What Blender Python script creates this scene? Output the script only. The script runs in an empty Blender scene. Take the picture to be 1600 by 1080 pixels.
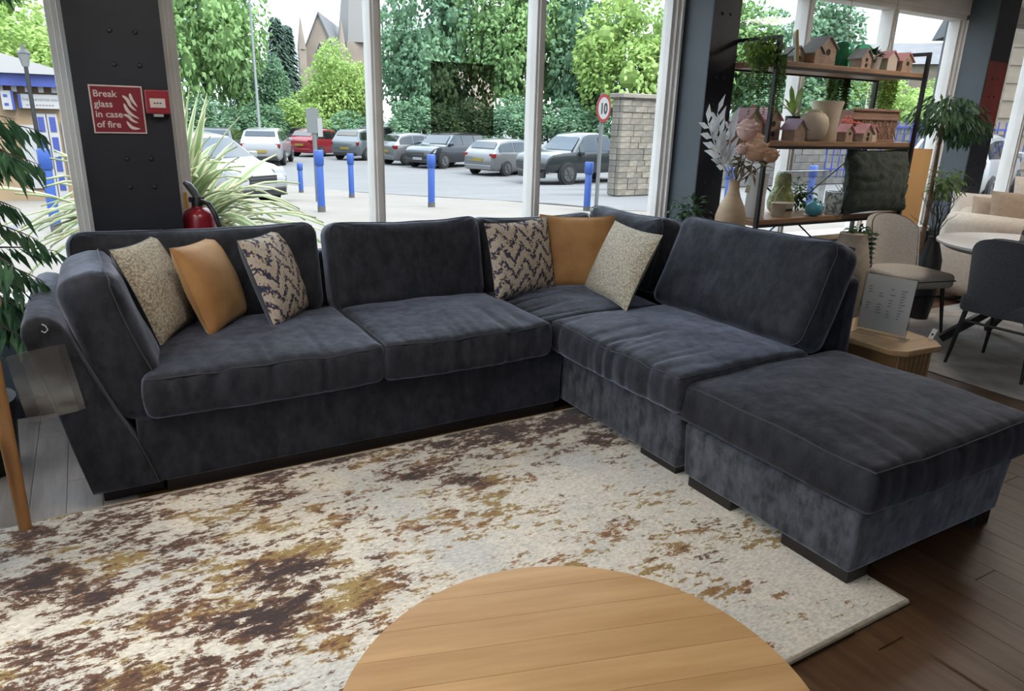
import bpy, bmesh, math, random
from mathutils import Vector, Matrix, noise

S = bpy.context.scene
COL = S.collection
PI = math.pi

# ------------------------------------------------------------------ camera
YAW, PITCH, ROLL, CAM_H, FOCAL = math.radians(30.5), math.radians(17.8), math.radians(1.6), 1.5, 1109.0
_f = Vector((math.sin(YAW) * math.cos(PITCH), math.cos(YAW) * math.cos(PITCH), -math.sin(PITCH)))
_r0 = Vector((math.cos(YAW), -math.sin(YAW), 0))
_u0 = _r0.cross(_f)
_r = math.cos(ROLL) * _r0 + math.sin(ROLL) * _u0
_u = -math.sin(ROLL) * _r0 + math.cos(ROLL) * _u0
cam = bpy.data.objects.new('camera', bpy.data.cameras.new('camera'))
COL.objects.link(cam)
cam.data.sensor_fit = 'HORIZONTAL'
cam.data.sensor_width = 36.0
cam.data.lens = FOCAL / 1600 * 36.0
cam.data.clip_start, cam.data.clip_end = 0.05, 600
_m = Matrix((_r, _u, -_f)).transposed().to_4x4()
_m.translation = (0, 0, CAM_H)
cam.matrix_world = _m
S.camera = cam

# ------------------------------------------------------------------ world and exposure
S.view_settings.view_transform = 'Standard'
S.view_settings.look = 'None'
S.view_settings.gamma = 1.0
S.view_settings.use_curve_mapping = False
S.view_settings.exposure = 1.55
SKY_STRENGTH = 2.2
FILL_STRENGTH = 6.8
w = bpy.data.worlds.new('overcast_sky')
S.world = w
w.use_nodes = True
nt = w.node_tree
nt.nodes.clear()
_o = nt.nodes.new('ShaderNodeOutputWorld')
_b = nt.nodes.new('ShaderNodeBackground')
_t = nt.nodes.new('ShaderNodeTexCoord')
_s = nt.nodes.new('ShaderNodeSeparateXYZ')
_mp = nt.nodes.new('ShaderNodeMapping'); _mp.inputs['Scale'].default_value = (1.6, 1.6, 5.0)
_n = nt.nodes.new('ShaderNodeTexNoise'); _n.inputs['Scale'].default_value = 2.2; _n.inputs['Detail'].default_value = 6
_cr = nt.nodes.new('ShaderNodeValToRGB')
_cr.color_ramp.elements[0].position = 0.42; _cr.color_ramp.elements[0].color = (0.42, 0.53, 0.67, 1)
_cr.color_ramp.elements[1].position = 0.70; _cr.color_ramp.elements[1].color = (0.90, 0.90, 0.90, 1)
_mr = nt.nodes.new('ShaderNodeMapRange')       # overcast sky: the zenith is about three times as bright as the horizon
_mr.inputs['From Min'].default_value = 0.0; _mr.inputs['From Max'].default_value = 1.0
_mr.inputs['To Min'].default_value = 0.52; _mr.inputs['To Max'].default_value = 1.55
_mu = nt.nodes.new('ShaderNodeMath'); _mu.operation = 'MULTIPLY'; _mu.inputs[1].default_value = SKY_STRENGTH
nt.links.new(_t.outputs['Generated'], _mp.inputs['Vector'])
nt.links.new(_mp.outputs['Vector'], _n.inputs['Vector'])
nt.links.new(_n.outputs['Fac'], _cr.inputs['Fac'])
nt.links.new(_t.outputs['Generated'], _s.inputs[0])
nt.links.new(_s.outputs['Z'], _mr.inputs['Value'])
nt.links.new(_mr.outputs['Result'], _mu.inputs[0])
nt.links.new(_cr.outputs['Color'], _b.inputs['Color'])
nt.links.new(_mu.outputs[0], _b.inputs['Strength'])
nt.links.new(_b.outputs[0], _o.inputs['Surface'])

sun = bpy.data.objects.new('sun', bpy.data.lights.new('sun', 'SUN'))
sun.data.energy = 2.3
sun.data.angle = math.radians(25)
sun.data.color = (1.0, 0.97, 0.92)
sun.rotation_euler = (math.radians(38), 0, math.radians(25))
sun.location = (0, -10, 40)
COL.objects.link(sun)

# ------------------------------------------------------------------ helpers
def R3(rx=0, ry=0, rz=0):
    return Matrix.Rotation(rz, 4, 'Z') @ Matrix.Rotation(ry, 4, 'Y') @ Matrix.Rotation(rx, 4, 'X')

def T(x, y, z):
    return Matrix.Translation((x, y, z))

def frame(origin, xd, zd):
    """matrix with local x along xd, local z close to zd"""
    x = Vector(xd).normalized(); z = Vector(zd)
    y = z.cross(x).normalized(); z = x.cross(y)
    m = Matrix((x, y, z)).transposed().to_4x4(); m.translation = origin
    return m

MATS = {}
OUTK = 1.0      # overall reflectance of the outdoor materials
def mat(name, col, rough=0.6, metal=0.0, spec=0.5, col2=None, scale=6.0, stretch=(1, 1, 1), lo=0.35, hi=0.65,
        bump=0.0, bscale=80.0, sheen=0.0, sheen_col=(1, 1, 1), alpha=None, trans=0.0, emit=None, estr=0.0, ior=None, detail=4.0, coat=0.0):
    if name in MATS:
        return MATS[name]
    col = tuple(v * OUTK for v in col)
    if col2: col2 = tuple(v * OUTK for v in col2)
    m = bpy.data.materials.new(name); m.use_nodes = True
    t = m.node_tree; p = t.nodes['Principled BSDF']
    p.inputs['Base Color'].default_value = (*col, 1)
    p.inputs['Roughness'].default_value = rough
    p.inputs['Metallic'].default_value = metal
    p.inputs['Specular IOR Level'].default_value = spec
    if ior: p.inputs['IOR'].default_value = ior
    if coat: p.inputs['Coat Weight'].default_value = coat
    if sheen:
        p.inputs['Sheen Weight'].default_value = sheen
        p.inputs['Sheen Roughness'].default_value = 0.42
        p.inputs['Sheen Tint'].default_value = (*sheen_col, 1)
    if trans: p.inputs['Transmission Weight'].default_value = trans
    if emit:
        p.inputs['Emission Color'].default_value = (*emit, 1)
        p.inputs['Emission Strength'].default_value = estr
    tc = mp = None
    if col2 or bump:
        tc = t.nodes.new('ShaderNodeTexCoord'); mp = t.nodes.new('ShaderNodeMapping')
        mp.inputs['Scale'].default_value = stretch
        t.links.new(tc.outputs['Object'], mp.inputs['Vector'])
    if col2:
        n = t.nodes.new('ShaderNodeTexNoise'); n.inputs['Scale'].default_value = scale; n.inputs['Detail'].default_value = detail
        r = t.nodes.new('ShaderNodeValToRGB')
        r.color_ramp.elements[0].position = lo; r.color_ramp.elements[0].color = (*col, 1)
        r.color_ramp.elements[1].position = hi; r.color_ramp.elements[1].color = (*col2, 1)
        t.links.new(mp.outputs['Vector'], n.inputs['Vector'])
        t.links.new(n.outputs['Fac'], r.inputs['Fac'])
        t.links.new(r.outputs['Color'], p.inputs['Base Color'])
    if bump:
        n2 = t.nodes.new('ShaderNodeTexNoise'); n2.inputs['Scale'].default_value = bscale; n2.inputs['Detail'].default_value = 3
        b = t.nodes.new('ShaderNodeBump'); b.inputs['Strength'].default_value = bump; b.inputs['Distance'].default_value = 0.02
        t.links.new(mp.outputs['Vector'], n2.inputs['Vector'])
        t.links.new(n2.outputs['Fac'], b.inputs['Height'])
        t.links.new(b.outputs['Normal'], p.inputs['Normal'])
    MATS[name] = m
    return m

def clear_glass(name, tint=(0.97, 0.985, 0.98), refl=0.015, rough=0.0):
    """thin sheet: transparent with a faint mirror reflection on top"""
    m = bpy.data.materials.new(name); m.use_nodes = True
    t = m.node_tree; t.nodes.clear()
    o = t.nodes.new('ShaderNodeOutputMaterial'); mx = t.nodes.new('ShaderNodeMixShader')
    a = t.nodes.new('ShaderNodeBsdfTransparent'); a.inputs['Color'].default_value = (*tint, 1)
    g = t.nodes.new('ShaderNodeBsdfGlossy'); g.inputs['Roughness'].default_value = rough
    lw = t.nodes.new('ShaderNodeLayerWeight'); pw = t.nodes.new('ShaderNodeMath'); pw.operation = 'POWER'; pw.inputs[1].default_value = 4
    t.links.new(lw.outputs['Facing'], pw.inputs[0])
    f = t.nodes.new('ShaderNodeMath'); f.operation = 'MULTIPLY_ADD'; f.inputs[1].default_value = .35; f.inputs[2].default_value = refl
    t.links.new(pw.outputs[0], f.inputs[0])
    t.links.new(f.outputs[0], mx.inputs[0]); t.links.new(a.outputs[0], mx.inputs[1]); t.links.new(g.outputs[0], mx.inputs[2])
    t.links.new(mx.outputs[0], o.inputs['Surface'])
    MATS[name] = m
    return m

def leaf_mat(name, c1, c2, scale=1.2, trans=0.35, tcol=None, rough=0.55):
    m = bpy.data.materials.new(name); m.use_nodes = True
    t = m.node_tree; p = t.nodes['Principled BSDF']; o = t.nodes['Material Output']
    p.inputs['Roughness'].default_value = rough
    p.inputs['Specular IOR Level'].default_value = 0.3
    tc = t.nodes.new('ShaderNodeTexCoord')
    n = t.nodes.new('ShaderNodeTexNoise'); n.inputs['Scale'].default_value = scale; n.inputs['Detail'].default_value = 5
    r = t.nodes.new('ShaderNodeValToRGB')
    r.color_ramp.elements[0].position = 0.35; r.color_ramp.elements[0].color = (*c1, 1)
    r.color_ramp.elements[1].position = 0.65; r.color_ramp.elements[1].color = (*c2, 1)
    tr = t.nodes.new('ShaderNodeBsdfTranslucent'); mx = t.nodes.new('ShaderNodeMixShader')
    mx.inputs[0].default_value = trans
    t.links.new(tc.outputs['Object'], n.inputs['Vector']); t.links.new(n.outputs['Fac'], r.inputs['Fac'])
    t.links.new(r.outputs['Color'], p.inputs['Base Color']); t.links.new(r.outputs['Color'], tr.inputs['Color'])
    t.links.new(p.outputs[0], mx.inputs[1]); t.links.new(tr.outputs[0], mx.inputs[2])
    t.links.new(mx.outputs[0], o.inputs['Surface'])
    MATS[name] = m
    return m

class MB:
    """collects shapes into one mesh"""
    def __init__(s): s.v = []; s.f = []; s.mi = []; s.cur = 0
    def add(s, vs, fs, M=None):
        o = len(s.v)
        s.v += [tuple(M @ Vector(p)) for p in vs] if M is not None else [tuple(p) for p in vs]
        for f in fs:
            s.f.append(tuple(i + o for i in f)); s.mi.append(s.cur)
        return s
    def box(s, x0, x1, y0, y1, z0, z1, M=None):
        vs = [(x0, y0, z0), (x1, y0, z0), (x1, y1, z0), (x0, y1, z0), (x0, y0, z1), (x1, y0, z1), (x1, y1, z1), (x0, y1, z1)]
        return s.add(vs, [(0, 3, 2, 1), (4, 5, 6, 7), (0, 1, 5, 4), (1, 2, 6, 5), (2, 3, 7, 6), (3, 0, 4, 7)], M)
    def hexa(s, vs, M=None):
        return s.add(vs, [(0, 3, 2, 1), (4, 5, 6, 7), (0, 1, 5, 4), (1, 2, 6, 5), (2, 3, 7, 6), (3, 0, 4, 7)], M)
    def bar(s, a, b, wx, wy, up=(0, 0, 1)):
        a, b = Vector(a), Vector(b); d = b - a; L = d.length
        u = Vector(up)
        if abs(d.normalized().dot(u)) > 0.98: u = Vector((0, 1, 0))
        x = u.cross(d).normalized(); y = d.normalized().cross(x)
        m = Matrix((x, y, d.normalized())).transposed().to_4x4(); m.translation = a
        return s.box(-wx / 2, wx / 2, -wy / 2, wy / 2, 0, L, m)
    def tube(s, pts, r, n=8, caps=True, M=None, flat=1.0):
        pts = [Vector(p) for p in pts]; k = len(pts)
        rs = list(r) if isinstance(r, (list, tuple)) else [r] * k
        ref = None; rings = []
        for i, p in enumerate(pts):
            d = (pts[min(i + 1, k - 1)] - pts[max(i - 1, 0)]).normalized()
            if ref is None: ref = Vector((0, 0, 1)) if abs(d.z) < 0.9 else Vector((1, 0, 0))
            x = (ref - d * ref.dot(d)).normalized(); y = d.cross(x); ref = x
            rings.append([p + x * (rs[i] * math.cos(2 * PI * j / n)) + y * (rs[i] * flat * math.sin(2 * PI * j / n)) for j in range(n)])
        vs = [q for rg in rings for q in rg]; fs = []
        for i in range(k - 1):
            for j in range(n):
                a, b = i * n + j, i * n + (j + 1) % n
                fs.append((a, b, b + n, a + n))
        if caps:
            fs.append(tuple(reversed(range(n)))); fs.append(tuple((k - 1) * n + j for j in range(n)))
        return s.add(vs, fs, M)
    def lathe(s, prof, c=(0, 0, 0), n=24, M=None, cap0=True, cap1=True):
        vs = []; fs = []
        for (r, z) in prof:
            for j in range(n):
                a = 2 * PI * j / n; vs.append((c[0] + r * math.cos(a), c[1] + r * math.sin(a), c[2] + z))
        k = len(prof)
        for i in range(k - 1):
            for j in range(n):
                a, b = i * n + j, i * n + (j + 1) % n
                fs.append((a, b, b + n, a + n))
        if cap0: fs.append(tuple(reversed(range(n))))
        if cap1: fs.append(tuple((k - 1) * n + j for j in range(n)))
        return s.add(vs, fs, M)
    def prism(s, poly, y0, y1, M=None):
        """poly in (x, z), extruded along y"""
        n = len(poly)
        vs = [(x, y0, z) for x, z in poly] + [(x, y1, z) for x, z in poly]
        fs = [tuple(range(n)), tuple(reversed(range(n, 2 * n)))]
        fs += [(i, i + n, (i + 1) % n + n, (i + 1) % n) for i in range(n)]
        return s.add(vs, fs, M)
    def slab(s, poly, z0, z1, M=None):
        """poly in (x, y), extruded along z"""
        n = len(poly)
        vs = [(x, y, z0) for x, y in poly] + [(x, y, z1) for x, y in poly]
        fs = [tuple(reversed(range(n))), tuple(range(n, 2 * n))]
        fs += [(i, (i + 1) % n, (i + 1) % n + n, i + n) for i in range(n)]
        return s.add(vs, fs, M)
    def ball(s, c, r, n=12, m=8, sc=(1, 1, 1), M=None):
        prof = []
        for i in range(1, m):
            a = PI * i / m; prof.append((r * math.sin(a), -r * math.cos(a)))
        vs = []; fs = []
        for (q, z) in prof:
            for j in range(n):
                a = 2 * PI * j / n; vs.append((c[0] + sc[0] * q * math.cos(a), c[1] + sc[1] * q * math.sin(a), c[2] + sc[2] * z))
        k = len(prof)
        for i in range(k - 1):
            for j in range(n):
                a, b = i * n + j, i * n + (j + 1) % n
                fs.append((a, b, b + n, a + n))
        fs.append(tuple(reversed(range(n)))); fs.append(tuple((k - 1) * n + j for j in range(n)))
        return s.add(vs, fs, M)
    def mesh(s, name, mats, smooth=False, angle=40, recalc=False):
        me = bpy.data.meshes.new(name)
        me.from_pydata(s.v, [], s.f)
        for m in (mats if isinstance(mats, (list, tuple)) else [mats]): me.materials.append(m)
        if any(s.mi): me.polygons.foreach_set('material_index', s.mi)
        if recalc:
            b = bmesh.new(); b.from_mesh(me); bmesh.ops.recalc_face_normals(b, faces=b.faces); b.to_mesh(me); b.free()
        if smooth:
            me.polygons.foreach_set('use_smooth', [True] * len(me.polygons))
            if angle: me.set_sharp_from_angle(angle=math.radians(angle))
        me.update()
        return me
    def build(s, name, mats, parent=None, smooth=False, bevel=0.0, angle=40, recalc=False, segs=2):
        o = bpy.data.objects.new(name, s.mesh(name, mats, smooth, angle, recalc)); COL.objects.link(o)
        if parent is not None: o.parent = parent
        if bevel:
            md = o.modifiers.new('bevel', 'BEVEL'); md.width = bevel; md.segments = segs; md.limit_method = 'ANGLE'
        return o

def tag(o, label=None, cat=None, group=None, kind=None):
    if label: o['label'] = label
    if cat: o['category'] = cat
    if group: o['group'] = group
    if kind: o['kind'] = kind
    return o

def thing(name, label=None, cat=None, loc=(0, 0, 0), rz=0.0, group=None, kind=None):
    o = bpy.data.objects.new(name, None); COL.objects.link(o)
    o.empty_display_size = 0.1
    o.location = loc; o.rotation_euler = (0, 0, rz)
    return tag(o, label, cat, group, kind)

def copy_tree(o, parent=None):
    c = o.copy(); COL.objects.link(c); c.parent = parent
    for ch in [x for x in COL.objects if x.parent == o and x is not c]:
        copy_tree(ch, c)
    return c

def inst(name, me, parent, M=None):
    o = bpy.data.objects.new(name, me); COL.objects.link(o); o.parent = parent
    if M is not None: o.matrix_local = M
    return o

def text_mesh(name, body, size, m, parent, M, depth=0.001, bold=0.0, align='LEFT'):
    c = bpy.data.curves.new(name, 'FONT'); c.body = body; c.size = size; c.extrude = depth; c.align_x = align
    c.offset = bold; c.resolution_u = 3
    t = bpy.data.objects.new(name, c); COL.objects.link(t)
    me = bpy.data.meshes.new_from_object(t.evaluated_get(bpy.context.evaluated_depsgraph_get()))
    COL.objects.unlink(t); bpy.data.objects.remove(t); bpy.data.curves.remove(c)
    me.materials.clear(); me.materials.append(m); me.name = name
    return inst(name, me, parent, M)

def axis_pts(h, r, n):
    e = [0, .18, .45, .75, 1.0]
    a = [-h + r * k for k in e]
    mid = [-(h - r) + 2 * (h - r) * i / n for i in range(1, n)]
    return a + mid + [-x for x in reversed(a)]

def rbox(sx, sy, sz, r, n=(8, 8, 3), fn=None):
    """rounded box centred on the origin, then bent by fn(x, y, z, u, v, w)"""
    hx, hy, hz = sx / 2, sy / 2, sz / 2
    ax = [axis_pts(h, min(r, h * .98), k) for h, k in zip((hx, hy, hz), n)]
    idx = {}; vs = []; fs = []
    H = (hx, hy, hz)
    def vert(i, j, k):
        key = (i, j, k)
        if key in idx: return idx[key]
        p = Vector((ax[0][i], ax[1][j], ax[2][k]))
        q = Vector([max(-(H[a] - r), min(H[a] - r, p[a])) if H[a] > r else 0 for a in range(3)])
        d = p - q
        if d.length > 1e-9: p = q + d.normalized() * min(r, *H) if d.length > 0 else p
        if fn: p = Vector(fn(p.x, p.y, p.z, p.x / hx, p.y / hy, p.z / hz))
        idx[key] = len(vs); vs.append(tuple(p)); return idx[key]
    nx, ny, nz = len(ax[0]) - 1, len(ax[1]) - 1, len(ax[2]) - 1
    for i in range(nx):
        for j in range(ny):
            fs.append((vert(i, j, 0), vert(i, j + 1, 0), vert(i + 1, j + 1, 0), vert(i + 1, j, 0)))
            fs.append((vert(i, j, nz), vert(i + 1, j, nz), vert(i + 1, j + 1, nz), vert(i, j + 1, nz)))
    for i in range(nx):
        for k in range(nz):
            fs.append((vert(i, 0, k), vert(i + 1, 0, k), vert(i + 1, 0, k + 1), vert(i, 0, k + 1)))
            fs.append((vert(i, ny, k), vert(i, ny, k + 1), vert(i + 1, ny, k + 1), vert(i + 1, ny, k)))
    for j in range(ny):
        for k in range(nz):
            fs.append((vert(0, j, k), vert(0, j, k + 1), vert(0, j + 1, k + 1), vert(0, j + 1, k)))
            fs.append((vert(nx, j, k), vert(nx, j + 1, k), vert(nx, j + 1, k + 1), vert(nx, j, k + 1)))
    return vs, fs

def pillow(w_, h_, t_, seed=0, n=18, pinch=0.07, wr=0.006):
    vs = []; fs = []; N = n + 1
    for sgn in (1, -1):
        for j in range(N):
            for i in range(N):
                u, v = -1 + 2 * i / n, -1 + 2 * j / n
                x = w_ / 2 * u * (1 - pinch * (1 - v * v)); y = h_ / 2 * v * (1 - pinch * (1 - u * u))
                e = max(0.0, (1 - u * u) * (1 - v * v))
                z = sgn * t_ / 2 * e ** 0.42
                if e > 0:
                    z += sgn * wr * noise.noise((x * 9 + seed, y * 9, sgn * 3)) * min(1, e * 4)
                vs.append((x, y, z))
    for s_ in (0, 1):
        o = s_ * N * N
        for j in range(n):
            for i in range(n):
                a = o + j * N + i
                q = (a, a + 1, a + N + 1, a + N)
                fs.append(q if s_ == 0 else tuple(reversed(q)))
    return vs, fs

def merge(me, d=0.0005):
    b = bmesh.new(); b.from_mesh(me); bmesh.ops.remove_doubles(b, verts=b.verts, dist=d); b.to_mesh(me); b.free(); me.update()

def leaf_quads(mb, p, d, up, L, Wd, bend=0.25):
    """one lens-shaped leaf of four triangles along d"""
    d = d.normalized(); s_ = d.cross(up)
    if s_.length < 1e-4: s_ = d.cross(Vector((1, 0, 0.1)))
    s_.normalize(); n_ = s_.cross(d)
    m1 = p + d * L * 0.45; tip = p + d * L - n_ * L * bend
    mb.add([p, m1 + s_ * Wd / 2 - n_ * Wd * .12, m1 + n_ * 0, m1 - s_ * Wd / 2 - n_ * Wd * .12, tip],
           [(0, 1, 2), (0, 2, 3), (1, 4, 2), (2, 4, 3)])
# ------------------------------------------------------------------ shared materials
def velvet(name, base, base2, sheen_col, sw=1.0):
    m = bpy.data.materials.new(name); m.use_nodes = True
    t = m.node_tree; p = t.nodes['Principled BSDF']
    p.inputs['Roughness'].default_value = 0.62; p.inputs['Specular IOR Level'].default_value = 0.12
    p.inputs['Sheen Weight'].default_value = sw; p.inputs['Sheen Roughness'].default_value = 0.38
    p.inputs['Sheen Tint'].default_value = (*sheen_col, 1)
    tc = t.nodes.new('ShaderNodeTexCoord')
    mp = t.nodes.new('ShaderNodeMapping'); mp.inputs['Scale'].default_value = (1.0, 1.0, 0.55)
    n = t.nodes.new('ShaderNodeTexNoise'); n.inputs['Scale'].default_value = 19; n.inputs['Detail'].default_value = 8; n.inputs['Roughness'].default_value = 0.65
    r = t.nodes.new('ShaderNodeValToRGB')
    r.color_ramp.elements[0].position = 0.38; r.color_ramp.elements[0].color = (*base, 1)
    r.color_ramp.elements[1].position = 0.66; r.color_ramp.elements[1].color = (*base2, 1)
    t.links.new(tc.outputs['Object'], mp.inputs[0]); t.links.new(mp.outputs[0], n.inputs['Vector'])
    t.links.new(n.outputs['Fac'], r.inputs['Fac']); t.links.new(r.outputs['Color'], p.inputs['Base Color'])
    mr = t.nodes.new('ShaderNodeMapRange'); mr.inputs['From Min'].default_value = .35; mr.inputs['From Max'].default_value = .68
    mr.inputs['To Min'].default_value = sw * .55; mr.inputs['To Max'].default_value = sw
    t.links.new(n.outputs['Fac'], mr.inputs['Value']); t.links.new(mr.outputs[0], p.inputs['Sheen Weight'])
    n2 = t.nodes.new('ShaderNodeTexNoise'); n2.inputs['Scale'].default_value = 260; n2.inputs['Detail'].default_value = 2
    n3 = t.nodes.new('ShaderNodeTexNoise'); n3.inputs['Scale'].default_value = 7; n3.inputs['Detail'].default_value = 3
    ad = t.nodes.new('ShaderNodeMath'); ad.operation = 'MULTIPLY_ADD'; ad.inputs[1].default_value = 6.0
    b = t.nodes.new('ShaderNodeBump'); b.inputs['Strength'].default_value = 0.30; b.inputs['Distance'].default_value = 0.004
    t.links.new(tc.outputs['Object'], n2.inputs['Vector']); t.links.new(tc.outputs['Object'], n3.inputs['Vector'])
    t.links.new(n3.outputs['Fac'], ad.inputs[0]); t.links.new(n2.outputs['Fac'], ad.inputs[2])
    t.links.new(ad.outputs[0], b.inputs['Height']); t.links.new(b.outputs['Normal'], p.inputs['Normal'])
    MATS[name] = m
    return m

VELVET = velvet('navy_charcoal_velvet', (0.0135, 0.0138, 0.0165), (0.029, 0.0298, 0.036), (0.47, 0.50, 0.63), 1.0)
VELVET_SHADED = velvet('velvet_brushed_down', (0.0125, 0.0125, 0.0145), (0.026, 0.026, 0.031), (0.42, 0.43, 0.50), 0.5)  # darker copy for the footstool top: nap and weaker light put into colour
VELVET_LIT = velvet('velvet_brushed_up', (0.026, 0.027, 0.031), (0.080, 0.083, 0.094), (0.55, 0.58, 0.68), 1.0)  # paler copy for the left-facing bases: nap and side light put into colour
M_PIPE = mat('velvet_piping', (0.022, 0.023, 0.029), 0.7, sheen=0.3, sheen_col=(.5, .5, .6))
M_FOOT = mat('dark_stained_wood_foot', (0.010, 0.007, 0.006), 0.45)
M_WHITEFRAME = mat('white_window_paint', (0.66, 0.63, 0.60), 0.5, col2=(0.58, 0.55, 0.51), scale=3, bump=.05, bscale=30)
M_SLATE = mat('slate_blue_paint', (0.050, 0.062, 0.072), 0.55, col2=(0.058, 0.072, 0.084), scale=3)
M_NAVY = mat('navy_black_paint', (0.0070, 0.0085, 0.0145), 0.5, col2=(0.0095, 0.0115, 0.019), scale=5, bump=.08, bscale=25)
M_CEIL = mat('ceiling_white', (0.82, 0.80, 0.77), 0.8, col2=(0.78, 0.76, 0.73), scale=1.5)
M_WALL = mat('shop_wall_grey', (0.42, 0.40, 0.38), 0.8, col2=(0.38, 0.36, 0.34), scale=1.2)
M_BLACKMETAL = mat('black_powder_coated_metal', (0.010, 0.010, 0.011), 0.42)
M_GLASS = clear_glass('window_pane_glass')
M_RED = mat('signal_red', (0.20, 0.012, 0.022), 0.4)
M_CREAMPRINT = mat('cream_print', (0.62, 0.52, 0.48), 0.6)
M_OAK = mat('light_oak', (0.42, 0.255, 0.12), 0.42, col2=(0.50, 0.325, 0.165), scale=4, stretch=(1, 14, 14), bump=.04, bscale=20)

def wood_planks_mat(name, c1, c2, c3, rough):
    m = bpy.data.materials.new(name); m.use_nodes = True
    t = m.node_tree; p = t.nodes['Principled BSDF']
    p.inputs['Roughness'].default_value = rough
    oi = t.nodes.new('ShaderNodeObjectInfo'); tc = t.nodes.new('ShaderNodeTexCoord')
    mp = t.nodes.new('ShaderNodeMapping'); mp.inputs['Scale'].default_value = (26, 2.2, 10)
    ad = t.nodes.new('ShaderNodeVectorMath'); ad.operation = 'ADD'
    sc = t.nodes.new('ShaderNodeMath'); sc.operation = 'MULTIPLY'; sc.inputs[1].default_value = 50
    n = t.nodes.new('ShaderNodeTexNoise'); n.inputs['Scale'].default_value = 1.0; n.inputs['Detail'].default_value = 6; n.inputs['Roughness'].default_value = .62
    r = t.nodes.new('ShaderNodeValToRGB')
    r.color_ramp.elements[0].position = 0.3; r.color_ramp.elements[0].color = (*c1, 1)
    r.color_ramp.elements[1].position = 0.72; r.color_ramp.elements[1].color = (*c2, 1)
    mx = t.nodes.new('ShaderNodeMix'); mx.data_type = 'RGBA'; mx.blend_type = 'MULTIPLY'
    r2 = t.nodes.new('ShaderNodeValToRGB')
    r2.color_ramp.elements[0].color = (*c3, 1); r2.color_ramp.elements[1].color = (1, 1, 1, 1)
    t.links.new(oi.outputs['Random'], sc.inputs[0]); t.links.new(tc.outputs['Object'], mp.inputs[0])
    t.links.new(mp.outputs[0], ad.inputs[0]); t.links.new(sc.outputs[0], ad.inputs[1])
    t.links.new(ad.outputs[0], n.inputs['Vector']); t.links.new(n.outputs['Fac'], r.inputs['Fac'])
    t.links.new(oi.outputs['Random'], r2.inputs['Fac'])
    mx.inputs[0].default_value = 1.0
    t.links.new(r.outputs['Color'], mx.inputs[6]); t.links.new(r2.outputs['Color'], mx.inputs[7])
    t.links.new(mx.outputs[2], p.inputs['Base Color'])
    b = t.nodes.new('ShaderNodeBump'); b.inputs['Strength'].default_value = .12; b.inputs['Distance'].default_value = .004
    t.links.new(n.outputs['Fac'], b.inputs['Height']); t.links.new(b.outputs['Normal'], p.inputs['Normal'])
    MATS[name] = m
    return m
M_FLOOR = wood_planks_mat('brown_oak_floorboard', (0.055, 0.025, 0.011), (0.135, 0.072, 0.034), (.62, .60, .58), 0.38)

# ------------------------------------------------------------------ the room
WY = 4.06                      # inner face of the window wall
X0, X1, YB = -1.75, 12.2, -5.5
CEIL = 2.64
fl = MB().box(X0, X1, YB, WY + .2, -.12, -.006).build('floor', M_FLOOR); tag(fl, kind='structure')
random.seed(3)
PW, PL = 0.125, 1.35
M_FLOOR_LIT = wood_planks_mat('greyed_floorboard', (0.20, 0.17, 0.15), (0.34, 0.295, 0.265), (.8, .78, .77), 0.36)  # paler boards at the left: window light put into the colour
pm_lit = MB().box(.0012, PW - .0012, .0015, PL - .0015, -.006, 0).mesh('floorboard', M_FLOOR_LIT)
pm = MB().box(.0012, PW - .0012, .0015, PL - .0015, -.006, 0).mesh('floorboard', M_FLOOR)
nx = 0
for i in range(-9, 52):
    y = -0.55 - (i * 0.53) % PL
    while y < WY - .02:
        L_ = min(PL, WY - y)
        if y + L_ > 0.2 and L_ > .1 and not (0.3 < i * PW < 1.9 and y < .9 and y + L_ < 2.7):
            o = inst('floorboard', pm_lit if i < 0 else pm, fl, T(i * PW, y, random.uniform(-.0008, 0)) @ Matrix.Diagonal((1, L_ / PL, 1, 1)))
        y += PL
tag(MB().box(X0, X1, YB, WY + .2, CEIL, CEIL + .1).build('ceiling', M_CEIL), kind='structure')
tag(MB().box(X0, X1, YB - .12, YB, 0, CEIL).build('wall_back', M_WALL), kind='structure')
tag(MB().box(X0 - .2, X0, YB, WY + .2, 0, .54).box(X0 - .2, X0, YB, WY + .2, 2.53, CEIL).box(X0 - .2, X0, YB, -4.2, .54, 2.53).build('wall_left', M_SLATE), kind='structure')
tag(MB().box(X1, X1 + .12, YB, WY + .2, 0, CEIL).build('wall_right', M_WALL), kind='structure')
SILL, HEAD = 0.57, 2.53
tag(MB().box(X0, X1, WY, WY + .2, 0, SILL - .03).build('wall_window', M_SLATE), kind='structure')
tag(MB().box(X0, X1, WY, WY + .2, HEAD + .0, CEIL).build('wall_window_header', M_WHITEFRAME), kind='structure')
tag(MB().box(X0, X1, WY - .02, WY, 0, .1).build('baseboard_window', M_NAVY, bevel=.005), kind='structure')

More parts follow.
